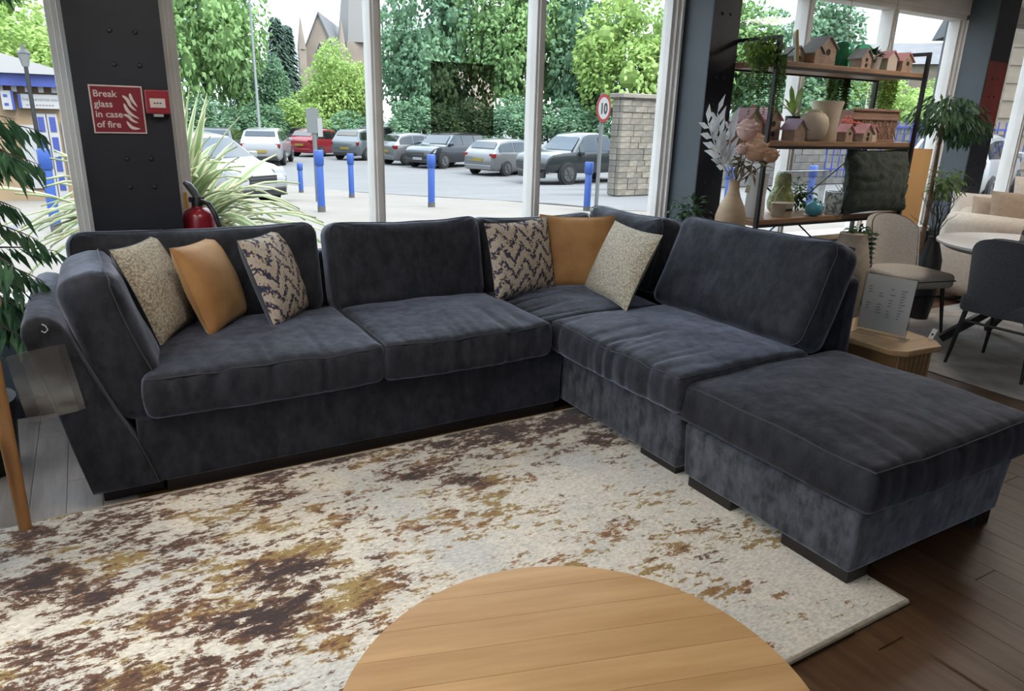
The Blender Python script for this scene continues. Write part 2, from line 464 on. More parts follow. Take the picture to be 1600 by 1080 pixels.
def window(n, xa, xb, mull, side=None):
    r = thing('window_%d' % n, kind='structure', loc=(xa, WY, SILL))
    if side is not None: r.location = (side, xa, SILL); r.rotation_euler = (0, 0, PI / 2)
    W_ = xb - xa; H_ = HEAD - SILL
    # sill, head and the two jambs, each with a stepped inner moulding
    MB().box(0, W_, -.03, .2, -.03, .02).build('window_sill', M_WHITEFRAME, r, bevel=.006)
    MB().box(0, W_, .02, .16, H_ - .07, H_).box(0, W_, .0, .18, H_ - .03, H_).build('window_head', M_WHITEFRAME, r, bevel=.004)
    for (a, s_) in ((0, 1), (W_, -1)):
        q = MB()
        for (w_, ya, yb) in ((.022, -.005, .18), (.045, .02, .16), (.07, .045, .14)):
            q.box(min(a, a + s_ * w_), max(a, a + s_ * w_), ya, yb, .02, H_ - .07)
        q.build('window_jamb', M_WHITEFRAME, r, bevel=.003)
    for x in mull:
        x -= xa
        MB().box(x - .032, x + .032, .03, .15, .02, H_ - .07).box(x - .018, x + .018, .015, .165, .02, H_ - .07).build('mullion', M_WHITEFRAME, r, bevel=.004)
    ed = [.07] + [v for x in mull for v in (x - xa - .03, x - xa + .03)] + [W_ - .07]
    for k in range(0, len(ed), 2):
        MB().box(ed[k], ed[k + 1], .093, .101, .02, H_ - .07).build('pane', M_GLASS, r)
    return r
window(1, -1.75, -.012, [])
window(2, .385, 3.70, [1.475, 2.56])
window(3, 3.975, 7.16, [5.03, 6.10])
window(4, 7.49, 10.80, [8.58, 9.68])
window(5, -4.2, 4.0, [-3.0, -1.9, -.8, .4, 1.6, 2.8], side=X0)

def pillar(n, xa, xb, yf, front, bolts, bx=(.33, .62)):
    r = thing('trim_%d' % n, kind='structure', loc=((xa + xb) / 2, yf, 0))
    h = (xb - xa) / 2; d = WY + .2 - yf
    MB().box(-h, h, .012, d, 0, CEIL).build('pillar_core', M_SLATE, r)
    MB().box(-h - .002, h + .002, 0, .012, 0, CEIL).build('front_plate', M_NAVY, r, bevel=.002)
    bm_ = MB().lathe([(.011, 0), (.011, .004), (.007, .009), (.002, .010)], n=10, M=R3(PI / 2, 0, 0)).mesh('bolt', front, True)
    for z in bolts:
        for k in bx:
            inst('bolt', bm_, r, T(-h + 2 * h * k, 0, z))
    return r
M_BOLT = mat('painted_bolt_head', (0.016, 0.019, 0.027), 0.4)
M_BOLTD = mat('dark_bolt_hole', (0.004, 0.004, 0.005), 0.5)
pillar(1, -.012, .366, 3.85, M_BOLT, [.70, .93, 1.14, 1.27, 1.68, 1.82, 2.0, 2.2], (.45, .72))
pillar(2, 3.72, 3.97, 3.80, M_BOLT, [.5, .8, 1.1, 1.4, 1.62, 1.8, 2.2])
p3 = pillar(3, 7.14, 7.46, 3.80, M_BOLTD, [.35, .62, .82, 1.0, 1.2, 1.38, 1.66, 1.8, 1.95], (.33, .6))
MB().box(-.155, .155, -.004, 0, 1.53, 2.10).build('red_plate', mat('dull_red_panel', (.16, .025, .02), .6, col2=(.10, .02, .018), scale=4), p3)
pillar(5, 10.81, 11.2, 3.80, M_BOLT, [.8, 1.2, 1.6])

# added light panels, unseen overhead, put in to brighten the interior
M_FILL = mat('led_diffuser', (.9, .9, .9), .5, emit=(1.0, 0.92, 0.82), estr=FILL_STRENGTH)
fill0 = None
for k, (x, y, lb) in enumerate([(-1.0, 1.2, 'nearest the left wall'), (-1.0, 2.4, 'at the front left corner'), (.5, 1.9, 'above the rug'), (5.4, 2.7, 'above the dining chair'), (6.9, 2.2, 'above the beige sofa')]):
    if fill0 is None:
        fill0 = thing('ceiling_light', loc=(x, y, CEIL))
        MB().box(-.31, .31, -.31, -.28, -.025, 0).box(-.31, .31, .28, .31, -.025, 0).box(-.31, -.28, -.28, .28, -.025, 0).box(.28, .31, -.28, .28, -.025, 0).build('housing', M_CEIL, fill0)
        MB().box(-.28, .28, -.28, .28, -.012, -.002).build('diffuser', M_FILL, fill0)
        l = fill0
    else:
        l = copy_tree(fill0); l.location = (x, y, CEIL)
    tag(l, 'square white LED ceiling panel ' + lb + ', overhead out of view', 'ceiling light', 'LED ceiling panels')  # added to brighten the interior, not the shop's own ceiling lights

# ------------------------------------------------------------------ rug
def rug_mat():
    m = bpy.data.materials.new('distressed_rug_pile'); m.use_nodes = True
    t = m.node_tree; L = t.links.new; p = t.nodes['Principled BSDF']
    p.inputs['Roughness'].default_value = .85; p.inputs['Specular IOR Level'].default_value = .15
    p.inputs['Sheen Weight'].default_value = .25
    tc = t.nodes.new('ShaderNodeTexCoord')
    def noi(scale, stretch, det=6, rough=.6, off=(0, 0, 0), dist=0.0):
        mp = t.nodes.new('ShaderNodeMapping'); mp.inputs['Scale'].default_value = stretch; mp.inputs['Location'].default_value = off
        n = t.nodes.new('ShaderNodeTexNoise'); n.inputs['Scale'].default_value = scale; n.inputs['Detail'].default_value = det
        n.inputs['Roughness'].default_value = rough; n.inputs['Distortion'].default_value = dist
        L(tc.outputs['Object'], mp.inputs[0]); L(mp.outputs[0], n.inputs['Vector']); return n.outputs['Fac']
    def math_(op, a, b=None, c=None):
        n = t.nodes.new('ShaderNodeMath'); n.operation = op
        for i, v in enumerate((a, b, c)):
            if v is None: continue
            if isinstance(v, (int, float)): n.inputs[i].default_value = v
            else: L(v, n.inputs[i])
        return n.outputs[0]
    def step(v, lo, hi):
        n = t.nodes.new('ShaderNodeMapRange'); n.inputs['From Min'].default_value = lo; n.inputs['From Max'].default_value = hi
        L(v, n.inputs['Value']); return n.outputs[0]
    def mixc(f, a, b):
        n = t.nodes.new('ShaderNodeMix'); n.data_type = 'RGBA'
        L(f, n.inputs[0])
        for i, v in ((6, a), (7, b)):
            if isinstance(v, tuple): n.inputs[i].default_value = (*v, 1)
            else: L(v, n.inputs[i])
        return n.outputs[2]
    sx = t.nodes.new('ShaderNodeSeparateXYZ'); L(tc.outputs['Object'], sx.inputs[0])
    X, Y = sx.outputs['X'], sx.outputs['Y']
    fine = noi(34, (0.5, 1, 1), 8, .78, (0, 0, 0), .3)
    mid = noi(6.5, (.6, 1, 1), 7, .70, (3, 1, 0))
    big = noi(1.6, (.8, 1, 1), 3, .5, (7, 2, 0))
    mid2 = noi(7.0, (.5, 1, 1), 7, .70, (13, 5, 0))
    # more brown towards the left end and the long edge beside the sofa: the pattern woven into the rug
    lft = step(X, 1.0, -0.5); bk = step(Y, 2.1, 2.9)
    bias = math_('MAXIMUM', math_('MULTIPLY', lft, .155), math_('MULTIPLY', bk, .15))
    fld = math_('ADD', math_('ADD', math_('MULTIPLY', mid, .62), math_('MULTIPLY', big, .38)), bias)
    brown = step(math_('ADD', fld, math_('MULTIPLY', math_('SUBTRACT', fine, .5), .80)), .612, .630)
    dark = step(math_('ADD', fld, math_('MULTIPLY', math_('SUBTRACT', fine, .5), .50)), .665, .69)
    gold_f = math_('ADD', math_('MULTIPLY', mid2, .75), math_('MULTIPLY', big, .25))
    gold_b = math_('MULTIPLY', step(X, 1.9, 1.2), .045)
    gold = step(math_('ADD', math_('ADD', gold_f, gold_b), math_('MULTIPLY', math_('SUBTRACT', fine, .5), .90)), .572, .592)
    grey = step(noi(2.3, (1, 1, 1), 5, .6, (21, 9, 0)), .44, .64)
    speck = noi(120, (.5, 1, 1), 2, .5)
    base = mixc(grey, (.72, .65, .54), (.58, .555, .50))
    gcol = mixc(step(mid, .42, .60), (.33, .22, .070), (.27, .115, .030))
    c = mixc(gold, base, gcol)
    bcol = mixc(dark, (.135, .062, .030), (.046, .026, .021))
    c = mixc(brown, c, bcol)
    dk = t.nodes.new('ShaderNodeMix'); dk.data_type = 'RGBA'; dk.blend_type = 'MULTIPLY'; dk.inputs[0].default_value = 1
    r = t.nodes.new('ShaderNodeValToRGB'); r.color_ramp.elements[0].position = .3; r.color_ramp.elements[0].color = (.72, .72, .72, 1)
    r.color_ramp.elements[1].position = .7; r.color_ramp.elements[1].color = (1.08, 1.08, 1.08, 1)
    L(speck, r.inputs['Fac']); L(c, dk.inputs[6]); L(r.outputs['Color'], dk.inputs[7]); L(dk.outputs[2], p.inputs['Base Color'])
    b = t.nodes.new('ShaderNodeBump'); b.inputs['Strength'].default_value = .35; b.inputs['Distance'].default_value = .004
    h = math_('ADD', speck, math_('MULTIPLY', brown, -.8)); L(h, b.inputs['Height']); L(b.outputs['Normal'], p.inputs['Normal'])
    MATS['rug'] = m
    return m
rug = thing('rug', 'cream rug with distressed brown and ochre pattern in front of the sofa', 'rug')
vs, fs = rbox(2.95, 1.85, .014, .006, (24, 16, 1))
MB().add([(x + .685, y + 1.965, z + .007) for x, y, z in vs], fs).build('pile', rug_mat(), rug, smooth=True)
MB().tube([(-.79, 1.04, .008), (2.16, 1.04, .008)], .009, 8).tube([(2.16, 1.04, .008), (2.16, 2.89, .008)], .009, 8).tube(
    [(-.79, 1.04, .008), (-.79, 2.89, .008)], .009, 8).tube([(-.79, 2.89, .008), (2.16, 2.89, .008)], .009, 8).build(
    'bound_edge', mat('rug_binding', (.36, .31, .24), .8, col2=(.26, .21, .15), scale=40), rug, smooth=True)

# ------------------------------------------------------------------ corner sofa
sofa = thing('corner_sofa', 'large dark navy velvet corner sofa along the window', 'sofa')
def nz(x, y, z, s=1.0, k=0.0): return noise.noise((x * s + k, y * s - k, z * s + 2 * k))

def seat_cushion(name, xa, xb, ya, yb, zb, zt, seed, parent, front='y', crown=.032, cre=1.0, m=None):
    cx_, cy_, cz_ = (xa + xb) / 2, (ya + yb) / 2, (zb + zt) / 2
    hx, hy, hz = (xb - xa) / 2, (yb - ya) / 2, (zt - zb) / 2
    rnd = random.Random(seed)
    creases = [(rnd.uniform(-.85, .85), rnd.uniform(.07, .16), rnd.uniform(-.6, .6), cre * rnd.uniform(.004, .013)) for _ in range(11)]
    def fn(x, y, z, u, v, w_):
        k = max(0, 1 - u * u) * max(0, 1 - v * v)
        zz = z + (crown * k ** .6 if w_ > 0 else -.004 * k)
        edge = v if front == 'y' else u           # -1 at the front
        along = u if front == 'y' else v
        # the boxed border billows out a little, the upper seam stays crisp
        bl = .014 * (1 - w_ * w_)
        x += bl * u * abs(u) ** 3; y += bl * v * abs(v) ** 3
        zz += .010 * nz(x + cx_, y + cy_, 0, 4.2, seed) * (1 if w_ > -.2 else .3)
        fr = max(0.0, -edge)
        for (c, wd, sk, am) in creases:           # sitting creases running over the front edge
            d = along - c - sk * .25 * (1 + edge)
            zz -= am * math.exp(-(d / (wd * .35)) ** 2) * fr * (1 if w_ > 0 else 0)
            if w_ < .9:
                s_ = am * .8 * math.exp(-(d / (wd * .35)) ** 2) * fr ** 4
                if front == 'y': y += s_
                else: x += s_
        sag = -.012 * fr ** 3 * (1 - along * along)
        return (x + cx_, y + cy_, zz + cz_ + sag)
    vs, fs = rbox(xb - xa, yb - ya, zt - zb, .030, (64, 30, 4) if front == 'y' else (30, 64, 4), fn)
    c = MB().add(vs, fs).build(name, m or VELVET, parent, smooth=True, angle=0)
    # piping along the upper seam of the front and both sides
    pts = []
    R = .012
    ring = [(xa, yb), (xa, ya), (xb, ya), (xb, yb)] if front == 'y' else [(xb, ya), (xa, ya), (xa, yb), (xb, yb)]
    for (p_, q_) in zip(ring[:-1], ring[1:]):
        for i in range(15):
            f = i / 15
            x, y = p_[0] + (q_[0] - p_[0]) * f, p_[1] + (q_[1] - p_[1]) * f
            pts.append((x, y))
    pts.append(ring[-1])
    out = []
    for (x, y) in pts:
        u, v = (x - cx_) / hx, (y - cy_) / hy
        q = fn((x - cx_) * .985, (y - cy_) * .985, hz - .010, u * .985, v * .985, .9)
        out.append((q[0], q[1], q[2] + .001))
    MB().tube(out, .0028, 6).build('piping', M_PIPE, c, smooth=True)
    return c

def loose_cushion(name, w_, h_, t_, M, seed, parent, slump=.03, r=.07, piping=True, m=None):
    """thick boxed cushion: local x width, y height, z thickness (front +z)"""
    def fn(x, y, z, u, v, q):
        k = max(0, 1 - u * u) * max(0, 1 - v * v)
        z += (.028 if q > 0 else -.02) * k ** .5 * (1 if abs(q) > .3 else abs(q) / .3)
        # belly hangs lower, top edge dips in the middle, corners stay up
        z += .018 * max(0, -v) * (1 - u * u) * (1 if q > 0 else 0)
        y -= slump * (1 - u * u) * max(0, v) ** 2
        y += .006 * nz(x, y, z, 6, seed)
        z += .015 * nz(x, y, z * .3, 5.0, seed + 3) * (1 if q > 0 else .4)
        for sgn in (-1, 1):                        # puckers radiating from the upper corners
            du, dv = (sgn - u), (1 - v)
            a = math.atan2(dv, abs(du) + 1e-6); dd = math.hypot(du, dv)
            if dd < .8: z += .006 * math.sin(a * 14 + seed) * (1 - dd / .8) * (1 if q > 0 else 0)
        return (x, y, z)
    vs, fs = rbox(w_, h_, t_, r, (34, 24, 3), fn)
    c = MB().add(vs, fs, M).build(name, m or VELVET, parent, smooth=True, angle=0)
    if piping:
        ring = []
        hw, hh = w_ / 2, h_ / 2; cr = r * .9
        for (sx, sy, a0) in ((1, 1, 0), (-1, 1, 90), (-1, -1, 180), (1, -1, 270)):
            for k in range(5):
                a = math.radians(a0 + 90 * k / 4)
                ring.append((sx * (hw - cr) + cr * math.cos(a), sy * (hh - cr) + cr * math.sin(a)))
        full = []
        for i in range(len(ring)):
            p_, q_ = ring[i], ring[(i + 1) % len(ring)]
            n = max(1, int(math.hypot(q_[0] - p_[0], q_[1] - p_[1]) / .05))
            full += [(p_[0] + (q_[0] - p_[0]) * j / n, p_[1] + (q_[1] - p_[1]) * j / n) for j in range(n)]
        full.append(full[0])
        out = [M @ Vector(fn(x * .97, y * .97, t_ / 2 - r * .32, x * .97 / hw, y * .97 / hh, .6)) for x, y in full]
        MB().tube(out, .0026, 6, caps=False).build('piping', M_PIPE, c, smooth=True)
    return c

# long section: base, back and feet
def soft_block(name, x0, x1, y0, y1, z0, z1, r, parent, m=None, n=(10, 10, 6), amp=.003, seed=1, taper=0.0):
    cx_, cy_, cz_ = (x0 + x1) / 2, (y0 + y1) / 2, (z0 + z1) / 2
    def fn(x, y, z, u, v, w_):
        d = amp * nz(x + cx_, y + cy_, z + cz_, 5, seed)
        s_ = 1 - taper * (1 - w_) / 2
        return (cx_ + x * s_ + d * u, cy_ + y * s_ + d * v, cz_ + z)
    vs, fs = rbox(x1 - x0, y1 - y0, z1 - z0, r, n, fn)
    return MB().add(vs, fs).build(name, m or VELVET, parent, smooth=True, angle=0)
soft_block('base', .03, 2.03, 2.915, 3.84, .055, .345, .018, sofa, n=(24, 10, 5), seed=2)
soft_block('base', 2.045, 3.12, 2.035, 3.86, .055, .345, .018, sofa, VELVET_LIT, n=(12, 20, 5), seed=3)
soft_block('back_frame', -.10, 3.14, 3.74, 3.845, .30, .80, .035, sofa, n=(30, 3, 8), seed=4)
soft_block('back_frame', 2.99, 3.135, 2.03, 3.74, .30, .82, .04, sofa, n=(4, 18, 8), seed=5)
# arm: raked panel with a rolled top
arm_prof = [(-.150, .055), (-.192, .25), (-.240, .50), (-.280, .68), (-.287, .72), (-.282, .752), (-.262, .776), (-.232, .785), (-.195, .778),
            (-.165, .755), (-.142, .715), (-.128, .66), (-.085, .54), (-.03, .39), (.03, .25), (.085, .055)]
am = MB()
ys = [2.90, 2.906, 2.918, 2.935] + [2.935 + .88 * i / 8 for i in range(1, 8)] + [3.815, 3.835, 3.847, 3.852]
ins = [.030, .012, .003, 0] + [0] * 7 + [0, .003, .012, .03]
cxp = sum(p[0] for p in arm_prof) / len(arm_prof); czp = sum(p[1] for p in arm_prof) / len(arm_prof)
vs = []; n_ = len(arm_prof)
for y, d in zip(ys, ins):
    for (x, z) in arm_prof:
        v = Vector((x - cxp - (z - czp) * -.33, z - czp)); L_ = v.length
        k = 1 - d / max(L_, .05)
        xx = cxp + (x - cxp) * k; zz = czp + (z - czp) * k
        zz -= .02 * max(0, (y - 3.2)) * (1 if z > .6 else 0)
        vs.append((xx + .003 * nz(x, y, z, 7), y, zz))
fs = [tuple(range(n_)), tuple(reversed(range((len(ys) - 1) * n_, len(ys) * n_)))]
for i in range(len(ys) - 1):
    for j in range(n_):
        a, b = i * n_ + j, i * n_ + (j + 1) % n_
        fs.append((a, a + n_, b + n_, b))
arm = am.add(vs, fs).build('arm', VELVET, sofa, smooth=True, angle=60, recalc=True)
MB().tube([(-.122, 2.899, .65), (-.03, 2.899, .39), (.03, 2.899, .25), (.08, 2.900, .07)], .0025, 6).build('piping', M_PIPE, arm, smooth=True)
MB().box(.11, 2.0, 2.935, 2.955, 0, .058).build('plinth', M_FOOT, sofa)  # dark strip put in for the shade under the sofa front
for (x0, x1, y0, y1) in ((-.12, .10, 2.96, 3.08), (-.12, .10, 3.62, 3.78), (1.0, 1.2, 2.96, 3.08), (1.0, 1.2, 3.62, 3.78)):
    MB().box(x0, x1, y0, y1, 0, .056).build('foot', M_FOOT, sofa, bevel=.004)
for (x0, x1, y0, y1) in ((2.07, 2.16, 2.06, 2.30), (2.9, 3.08, 2.06, 2.24), (2.9, 3.08, 3.6, 3.78), (2.07, 2.16, 3.5, 3.7)):
    MB().box(x0, x1, y0, y1, .0145 if y1 < 2.84 and x1 < 2.165 else 0, .056).build('foot', M_FOOT, sofa, bevel=.004)
# seat cushions
seat_cushion('seat_cushion', .075, 1.022, 2.855, 3.62, .350, .530, 1, sofa)
seat_cushion('seat_cushion', 1.032, 1.905, 2.850, 3.62, .350, .530, 2, sofa)
seat_cushion('seat_cushion', 1.915, 2.72, 2.955, 3.66, .350, .515, 5, sofa, front='x', crown=.026)
seat_cushion('seat_cushion', 1.965, 2.76, 1.985, 2.945, .345, .515, 7, sofa, front='x')
# back cushions: local x along the back, y up the rake, z towards the sitter
def back_c(cx_, cy_, cz_, xd, rake, w_, h_, t_, seed, slump=.03):
    xd = Vector(xd).normalized(); nrm = xd.cross(Vector((0, 0, 1)))      # points into the room for +x along
    up = (Vector((0, 0, 1)) * math.cos(rake) - nrm * math.sin(rake)).normalized()
    zc = xd.cross(up)
    m = Matrix((xd, up, zc)).transposed().to_4x4(); m.translation = (cx_, cy_, cz_)
    return loose_cushion('back_cushion', w_, h_, t_, m, seed, sofa, slump)
back_c(.415, 3.655, .735, (1, 0, 0), .20, 1.10, .47, .20, 11, .012)
back_c(1.445, 3.640, .725, (1, 0, 0), .20, .885, .47, .20, 12, .014)
back_c(2.31, 3.700, .715, (1, 0, 0), .17, .84, .46, .17, 13, .02)
back_c(2.895, 3.50, .735, (0, -1, 0), .20, .74, .46, .19, 14, .015)
back_c(2.880, 2.515, .735, (0, -1, 0), .38, 1.05, .53, .20, 15, .01)
# cushion standing against the arm
mm = Matrix((Vector((0, -1, 0)), Vector((-.26, 0, .966)), Vector((-.966, 0, -.26)))).transposed().to_4x4()
mm = Matrix((Vector((0, 1, 0)), Vector((-.27, 0, .963)), Vector((.963, 0, .27)))).transposed().to_4x4(); mm.translation = (-.002, 3.215, .625)
loose_cushion('arm_cushion', .60, .62, .185, mm, 21, sofa, .02, r=.075)

# footstool
ott = thing('footstool', 'large dark navy velvet footstool at the end of the corner sofa', 'footstool')
soft_block('base', 2.025, 2.975, 1.17, 1.995, .06, .300, .02, ott, VELVET_LIT, n=(18, 16, 5), seed=8, taper=.025)
for (x0, x1, y0, y1) in ((2.05, 2.16, 1.19, 1.47), (2.05, 2.16, 1.72, 1.96), (2.84, 2.95, 1.19, 1.40), (2.84, 2.95, 1.76, 1.96)):
    MB().box(x0, x1, y0, y1, .0145 if x1 < 2.165 else 0, .062).build('foot', M_FOOT, ott, bevel=.004)
seat_cushion('cushion', 2.000, 3.0, 1.135, 2.03, .312, .478, 9, ott, front='y', crown=.045, cre=.35, m=VELVET_SHADED)

# ------------------------------------------------------------------ scatter cushions
def boucle(name, c1, c2):
    return mat(name, c1, .95, col2=c2, scale=95, stretch=(1, 1, 1), lo=.38, hi=.62, bump=.9, bscale=110, sheen=.2)
M_BOUCLE = boucle('beige_boucle', (.30, .245, .165), (.58, .52, .40))
M_TAN = mat('tan_velvet', (.285, .128, .036), .7, col2=(.37, .185, .060), scale=7, sheen=.5, sheen_col=(1, .8, .5), bump=.12, bscale=12)
def zigzag():
    m = bpy.data.materials.new('chevron_jacquard'); m.use_nodes = True
    t = m.node_tree; L = t.links.new; p = t.nodes['Principled BSDF']; p.inputs['Roughness'].default_value = .9
    tc = t.nodes.new('ShaderNodeTexCoord'); s_ = t.nodes.new('ShaderNodeSeparateXYZ')
    L(tc.outputs['Object'], s_.inputs[0])
    def ma(op, a, b=None):
        n = t.nodes.new('ShaderNodeMath'); n.operation = op
        for i, v in enumerate((a, b)):
            if v is None: continue
            if isinstance(v, (int, float)): n.inputs[i].default_value = v
            else: L(v, n.inputs[i])
        return n.outputs[0]
    n1 = t.nodes.new('ShaderNodeTexNoise'); n1.inputs['Scale'].default_value = 22; n1.inputs['Detail'].default_value = 5
    n2 = t.nodes.new('ShaderNodeTexNoise'); n2.inputs['Scale'].default_value = 75; n2.inputs['Detail'].default_value = 4
    L(tc.outputs['Object'], n1.inputs['Vector']); L(tc.outputs['Object'], n2.inputs['Vector'])
    tri = ma('MULTIPLY', ma('PINGPONG', ma('ADD', s_.outputs['X'], .5), .075), 1.25)
    ph = ma('ADD', ma('ADD', s_.outputs['Y'], tri), ma('MULTIPLY', ma('SUBTRACT', n1.outputs['Fac'], .5), .07))
    band = ma('PINGPONG', ma('ADD', ph, 1.0), .045)
    val = ma('ADD', ma('MULTIPLY', band, 15.0), ma('MULTIPLY', ma('SUBTRACT', n2.outputs['Fac'], .5), 1.9))
    r = t.nodes.new('ShaderNodeValToRGB'); e = r.color_ramp.elements
    e[0].position = .14; e[0].color = (.030, .034, .075, 1)
    e[1].position = .24; e[1].color = (.36, .265, .165, 1)
    e.new(.42).color = (.52, .435, .33, 1); e.new(.62).color = (.40, .34, .29, 1)
    L(val, r.inputs['Fac']); L(r.outputs['Color'], p.inputs['Base Color'])
    b = t.nodes.new('ShaderNodeBump'); b.inputs['Strength'].default_value = .6; b.inputs['Distance'].default_value = .006
    L(val, b.inputs['Height']); L(b.outputs['Normal'], p.inputs['Normal'])
    MATS['zig'] = m
    return m
M_ZIG = zigzag()
M_DARKBACK = mat('dark_cushion_back', (.035, .04, .048), .8, sheen=.5, sheen_col=(.5, .6, .7))

def scatter(label, c, xd, lean, w_, h_, t_, front, back, seed, pin=.07):
    """xd: direction of the lower edge; front faces the sitter's side"""
    xd = Vector(xd).normalized(); nrm = xd.cross(Vector((0, 0, 1)))
    up = (Vector((0, 0, 1)) * math.cos(lean) - nrm * math.sin(lean)).normalized()
    zc = xd.cross(up)
    m = Matrix((xd, up, zc)).transposed().to_4x4(); m.translation = c
    root = thing('scatter_cushion', label, 'cushion', group='scatter cushions on the sofa')
    root.matrix_world = m
    vs, fs = pillow(w_, h_, t_, seed, 22, pin)
    half = len(vs) // 2; nf = len(fs) // 2
    MB().add(vs[:half], fs[:nf]).build('front_cover', front, root, smooth=True, angle=0)
    MB().add([(x, y, z) for x, y, z in vs[half:]], [tuple(i - half for i in f) for f in fs[nf:]]).build('back_cover', back, root, smooth=True, angle=0)
    ring = []
    n = 22
    for i in range(n): ring.append(vs[i])
    for j in range(n): ring.append(vs[j * (n + 1) + n])
    for i in range(n, 0, -1): ring.append(vs[n * (n + 1) + i])
    for j in range(n, -1, -1): ring.append(vs[j * (n + 1)])
    MB().tube(ring, .0022, 5, caps=False).build('seam', back, root, smooth=True)
    return root
scatter('beige boucle scatter cushion at the arm end of the sofa, beside a tan one', (.195, 3.415, .745), (.46, .89, 0), .36, .44, .44, .13, M_BOUCLE, M_DARKBACK, 1)
scatter('tan velvet scatter cushion at the arm end, between beige and patterned cushions', (.425, 3.445, .735), (.55, .83, 0), .34, .42, .42, .15, M_TAN, M_TAN, 2)
scatter('chevron patterned scatter cushion with dark back, third from the sofa arm', (.715, 3.455, .740), (.60, .80, 0), .34, .44, .44, .14, M_ZIG, M_DARKBACK, 3)
scatter('chevron patterned scatter cushion in the corner of the sofa', (2.095, 3.47, .735), (.955, .295, 0), .22, .53, .43, .13, M_ZIG, M_ZIG, 4)
scatter('tan velvet scatter cushion tucked into the corner of the sofa', (2.50, 3.50, .735), (.90, -.43, 0), .20, .46, .44, .13, M_TAN, M_TAN, 5)
scatter('beige boucle scatter cushion at the right of the sofa corner', (2.535, 3.12, .730), (-.20, -.98, 0), .42, .56, .44, .13, M_BOUCLE, M_BOUCLE, 6)

# ------------------------------------------------------------------ coffee table
ct = thing('coffee_table', 'round light oak coffee table on the rug in the foreground', 'coffee table', (.68, .85, .0145))
M_BOARD = wood_planks_mat('oak_veneer_board', (.37, .205, .078), (.50, .31, .14), (.90, .88, .85), .33)
RT, ZT = .470, .405
nb = 11; bw = 2 * RT / nb
ang = math.radians(-17)
Rz = Matrix.Rotation(ang, 4, 'Z')
for i in range(nb):
    ya, yb = -RT + i * bw + .0003, -RT + (i + 1) * bw - .0003
    poly = []
    N = 10
    for k in range(N + 1):
        y = ya + (yb - ya) * k / N; poly.append((math.sqrt(max(0, RT * RT - y * y)), y))
    for k in range(N, -1, -1):
        y = ya + (yb - ya) * k / N; poly.append((-math.sqrt(max(0, RT * RT - y * y)), y))
    # stored with the board along local y so that the grain runs along it
    poly = [(y_ - (ya + yb) / 2, -x_) for x_, y_ in poly]
    b_ = MB().slab(poly, ZT - .022, ZT).build('board', M_BOARD, ct, bevel=.0003, segs=1)
    b_.matrix_local = Rz @ T(0, (ya + yb) / 2, 0) @ Matrix.Rotation(PI / 2, 4, 'Z')
MB().lathe([(.30, 0), (.31, .004), (.31, .016), (.29, .022)], (0, 0, ZT - .045), 40).build('under_ring', M_OAK, ct, smooth=True)
for k in range(3):
    a = math.radians(100 + 120 * k)
    MB().tube([(.24 * math.cos(a), .24 * math.sin(a), ZT - .03), (.36 * math.cos(a), .36 * math.sin(a), 0)], [.024, .015], 12).build('leg', M_OAK, ct, smooth=True)

# clear ticket pocket hooked on the sofa arm
tp = thing('ticket_pocket', 'clear plastic ticket pocket hanging from a small hook on the sofa arm', 'ticket holder', (-.21, 2.893, .42))
M_ACR = clear_glass('clear_acrylic', (.86, .86, .86), .06, .08)
MB().box(-.055, .085, -.007, -.004, .0, .26, R3(0, -.12, 0)).build('front_sleeve', M_ACR, tp)
MB().box(-.10, .06, -.002, .001, -.005, .255, R3(0, -.12, 0)).build('back_sleeve', M_ACR, tp)
MB().tube([(-.005, -.003, .345), (.005, -.008, .34), (.01, -.008, .325), (.0, -.008, .315), (-.01, -.006, .322)], .002, 6).build('hook', mat('clear_hook', (.5, .5, .52), .2), tp, smooth=True)
# ------------------------------------------------------------------ fire point on the first pillar
fs_ = thing('fire_sign', 'red sign reading Break glass in case of fire on dark pillar', 'sign', (.043, 3.846, 1.383))
MB().box(0, .214, -.006, 0, 0, .208).build('sign_border', M_CREAMPRINT, fs_)
MB().box(.006, .208, -.008, -.006, .006, .202).build('sign_plate', M_RED, fs_)
for k, (tx, z) in enumerate((('Break', .158), ('glass', .114), ('in case', .070), ('of fire', .026))):
    text_mesh('lettering', tx, .040, M_CREAMPRINT, fs_, T(.014, -.0085, z) @ R3(PI / 2, 0, 0), .0005, .0006)
def flame(ctrl, th):
    n = len(ctrl); P_ = [Vector(c) for c in ([ctrl[0]] + list(ctrl) + [ctrl[-1]])]
    pts = []
    for i in range(n - 1):
        p0, p1, p2, p3_ = P_[i:i + 4]
        for k in range(6):
            t_ = k / 6
            pts.append(.5 * ((2 * p1) + (p2 - p0) * t_ + (2 * p0 - 5 * p1 + 4 * p2 - p3_) * t_ ** 2 + (3 * p1 - p0 - 3 * p2 + p3_) * t_ ** 3))
    pts.append(P_[-1]); A = []; B = []
    for i, c in enumerate(pts):
        d = (pts[min(i + 1, len(pts) - 1)] - pts[max(i - 1, 0)]).normalized(); nn = Vector((-d.y, d.x))
        f = i / (len(pts) - 1); w_ = th * (.06 + math.sin(PI * min(1, f ** .8)) ** .8) if f < .98 else th * .1
        A.append(c + nn * w_); B.append(c - nn * w_)
    m_ = len(A)
    MB().add([(v.x, -.0095, v.y) for v in A + B], [(i, i + 1, i + 1 + m_, i + m_) for i in range(m_ - 1)]).build('flame_mark', M_CREAMPRINT, fs_)
flame(((0.1302, .166), (0.1488, .148), (0.1586, .122), (0.1804, .100)), .0068)
flame(((0.1618, .176), (0.1674, .150), (0.1860, .118)), .0062)
flame(((0.1330, .132), (0.1427, .104), (0.1590, .084), (0.1878, .066)), .0068)
flame(((0.1246, .082), (0.1432, .077), (0.1599, .058), (0.1822, .0475)), .0062)
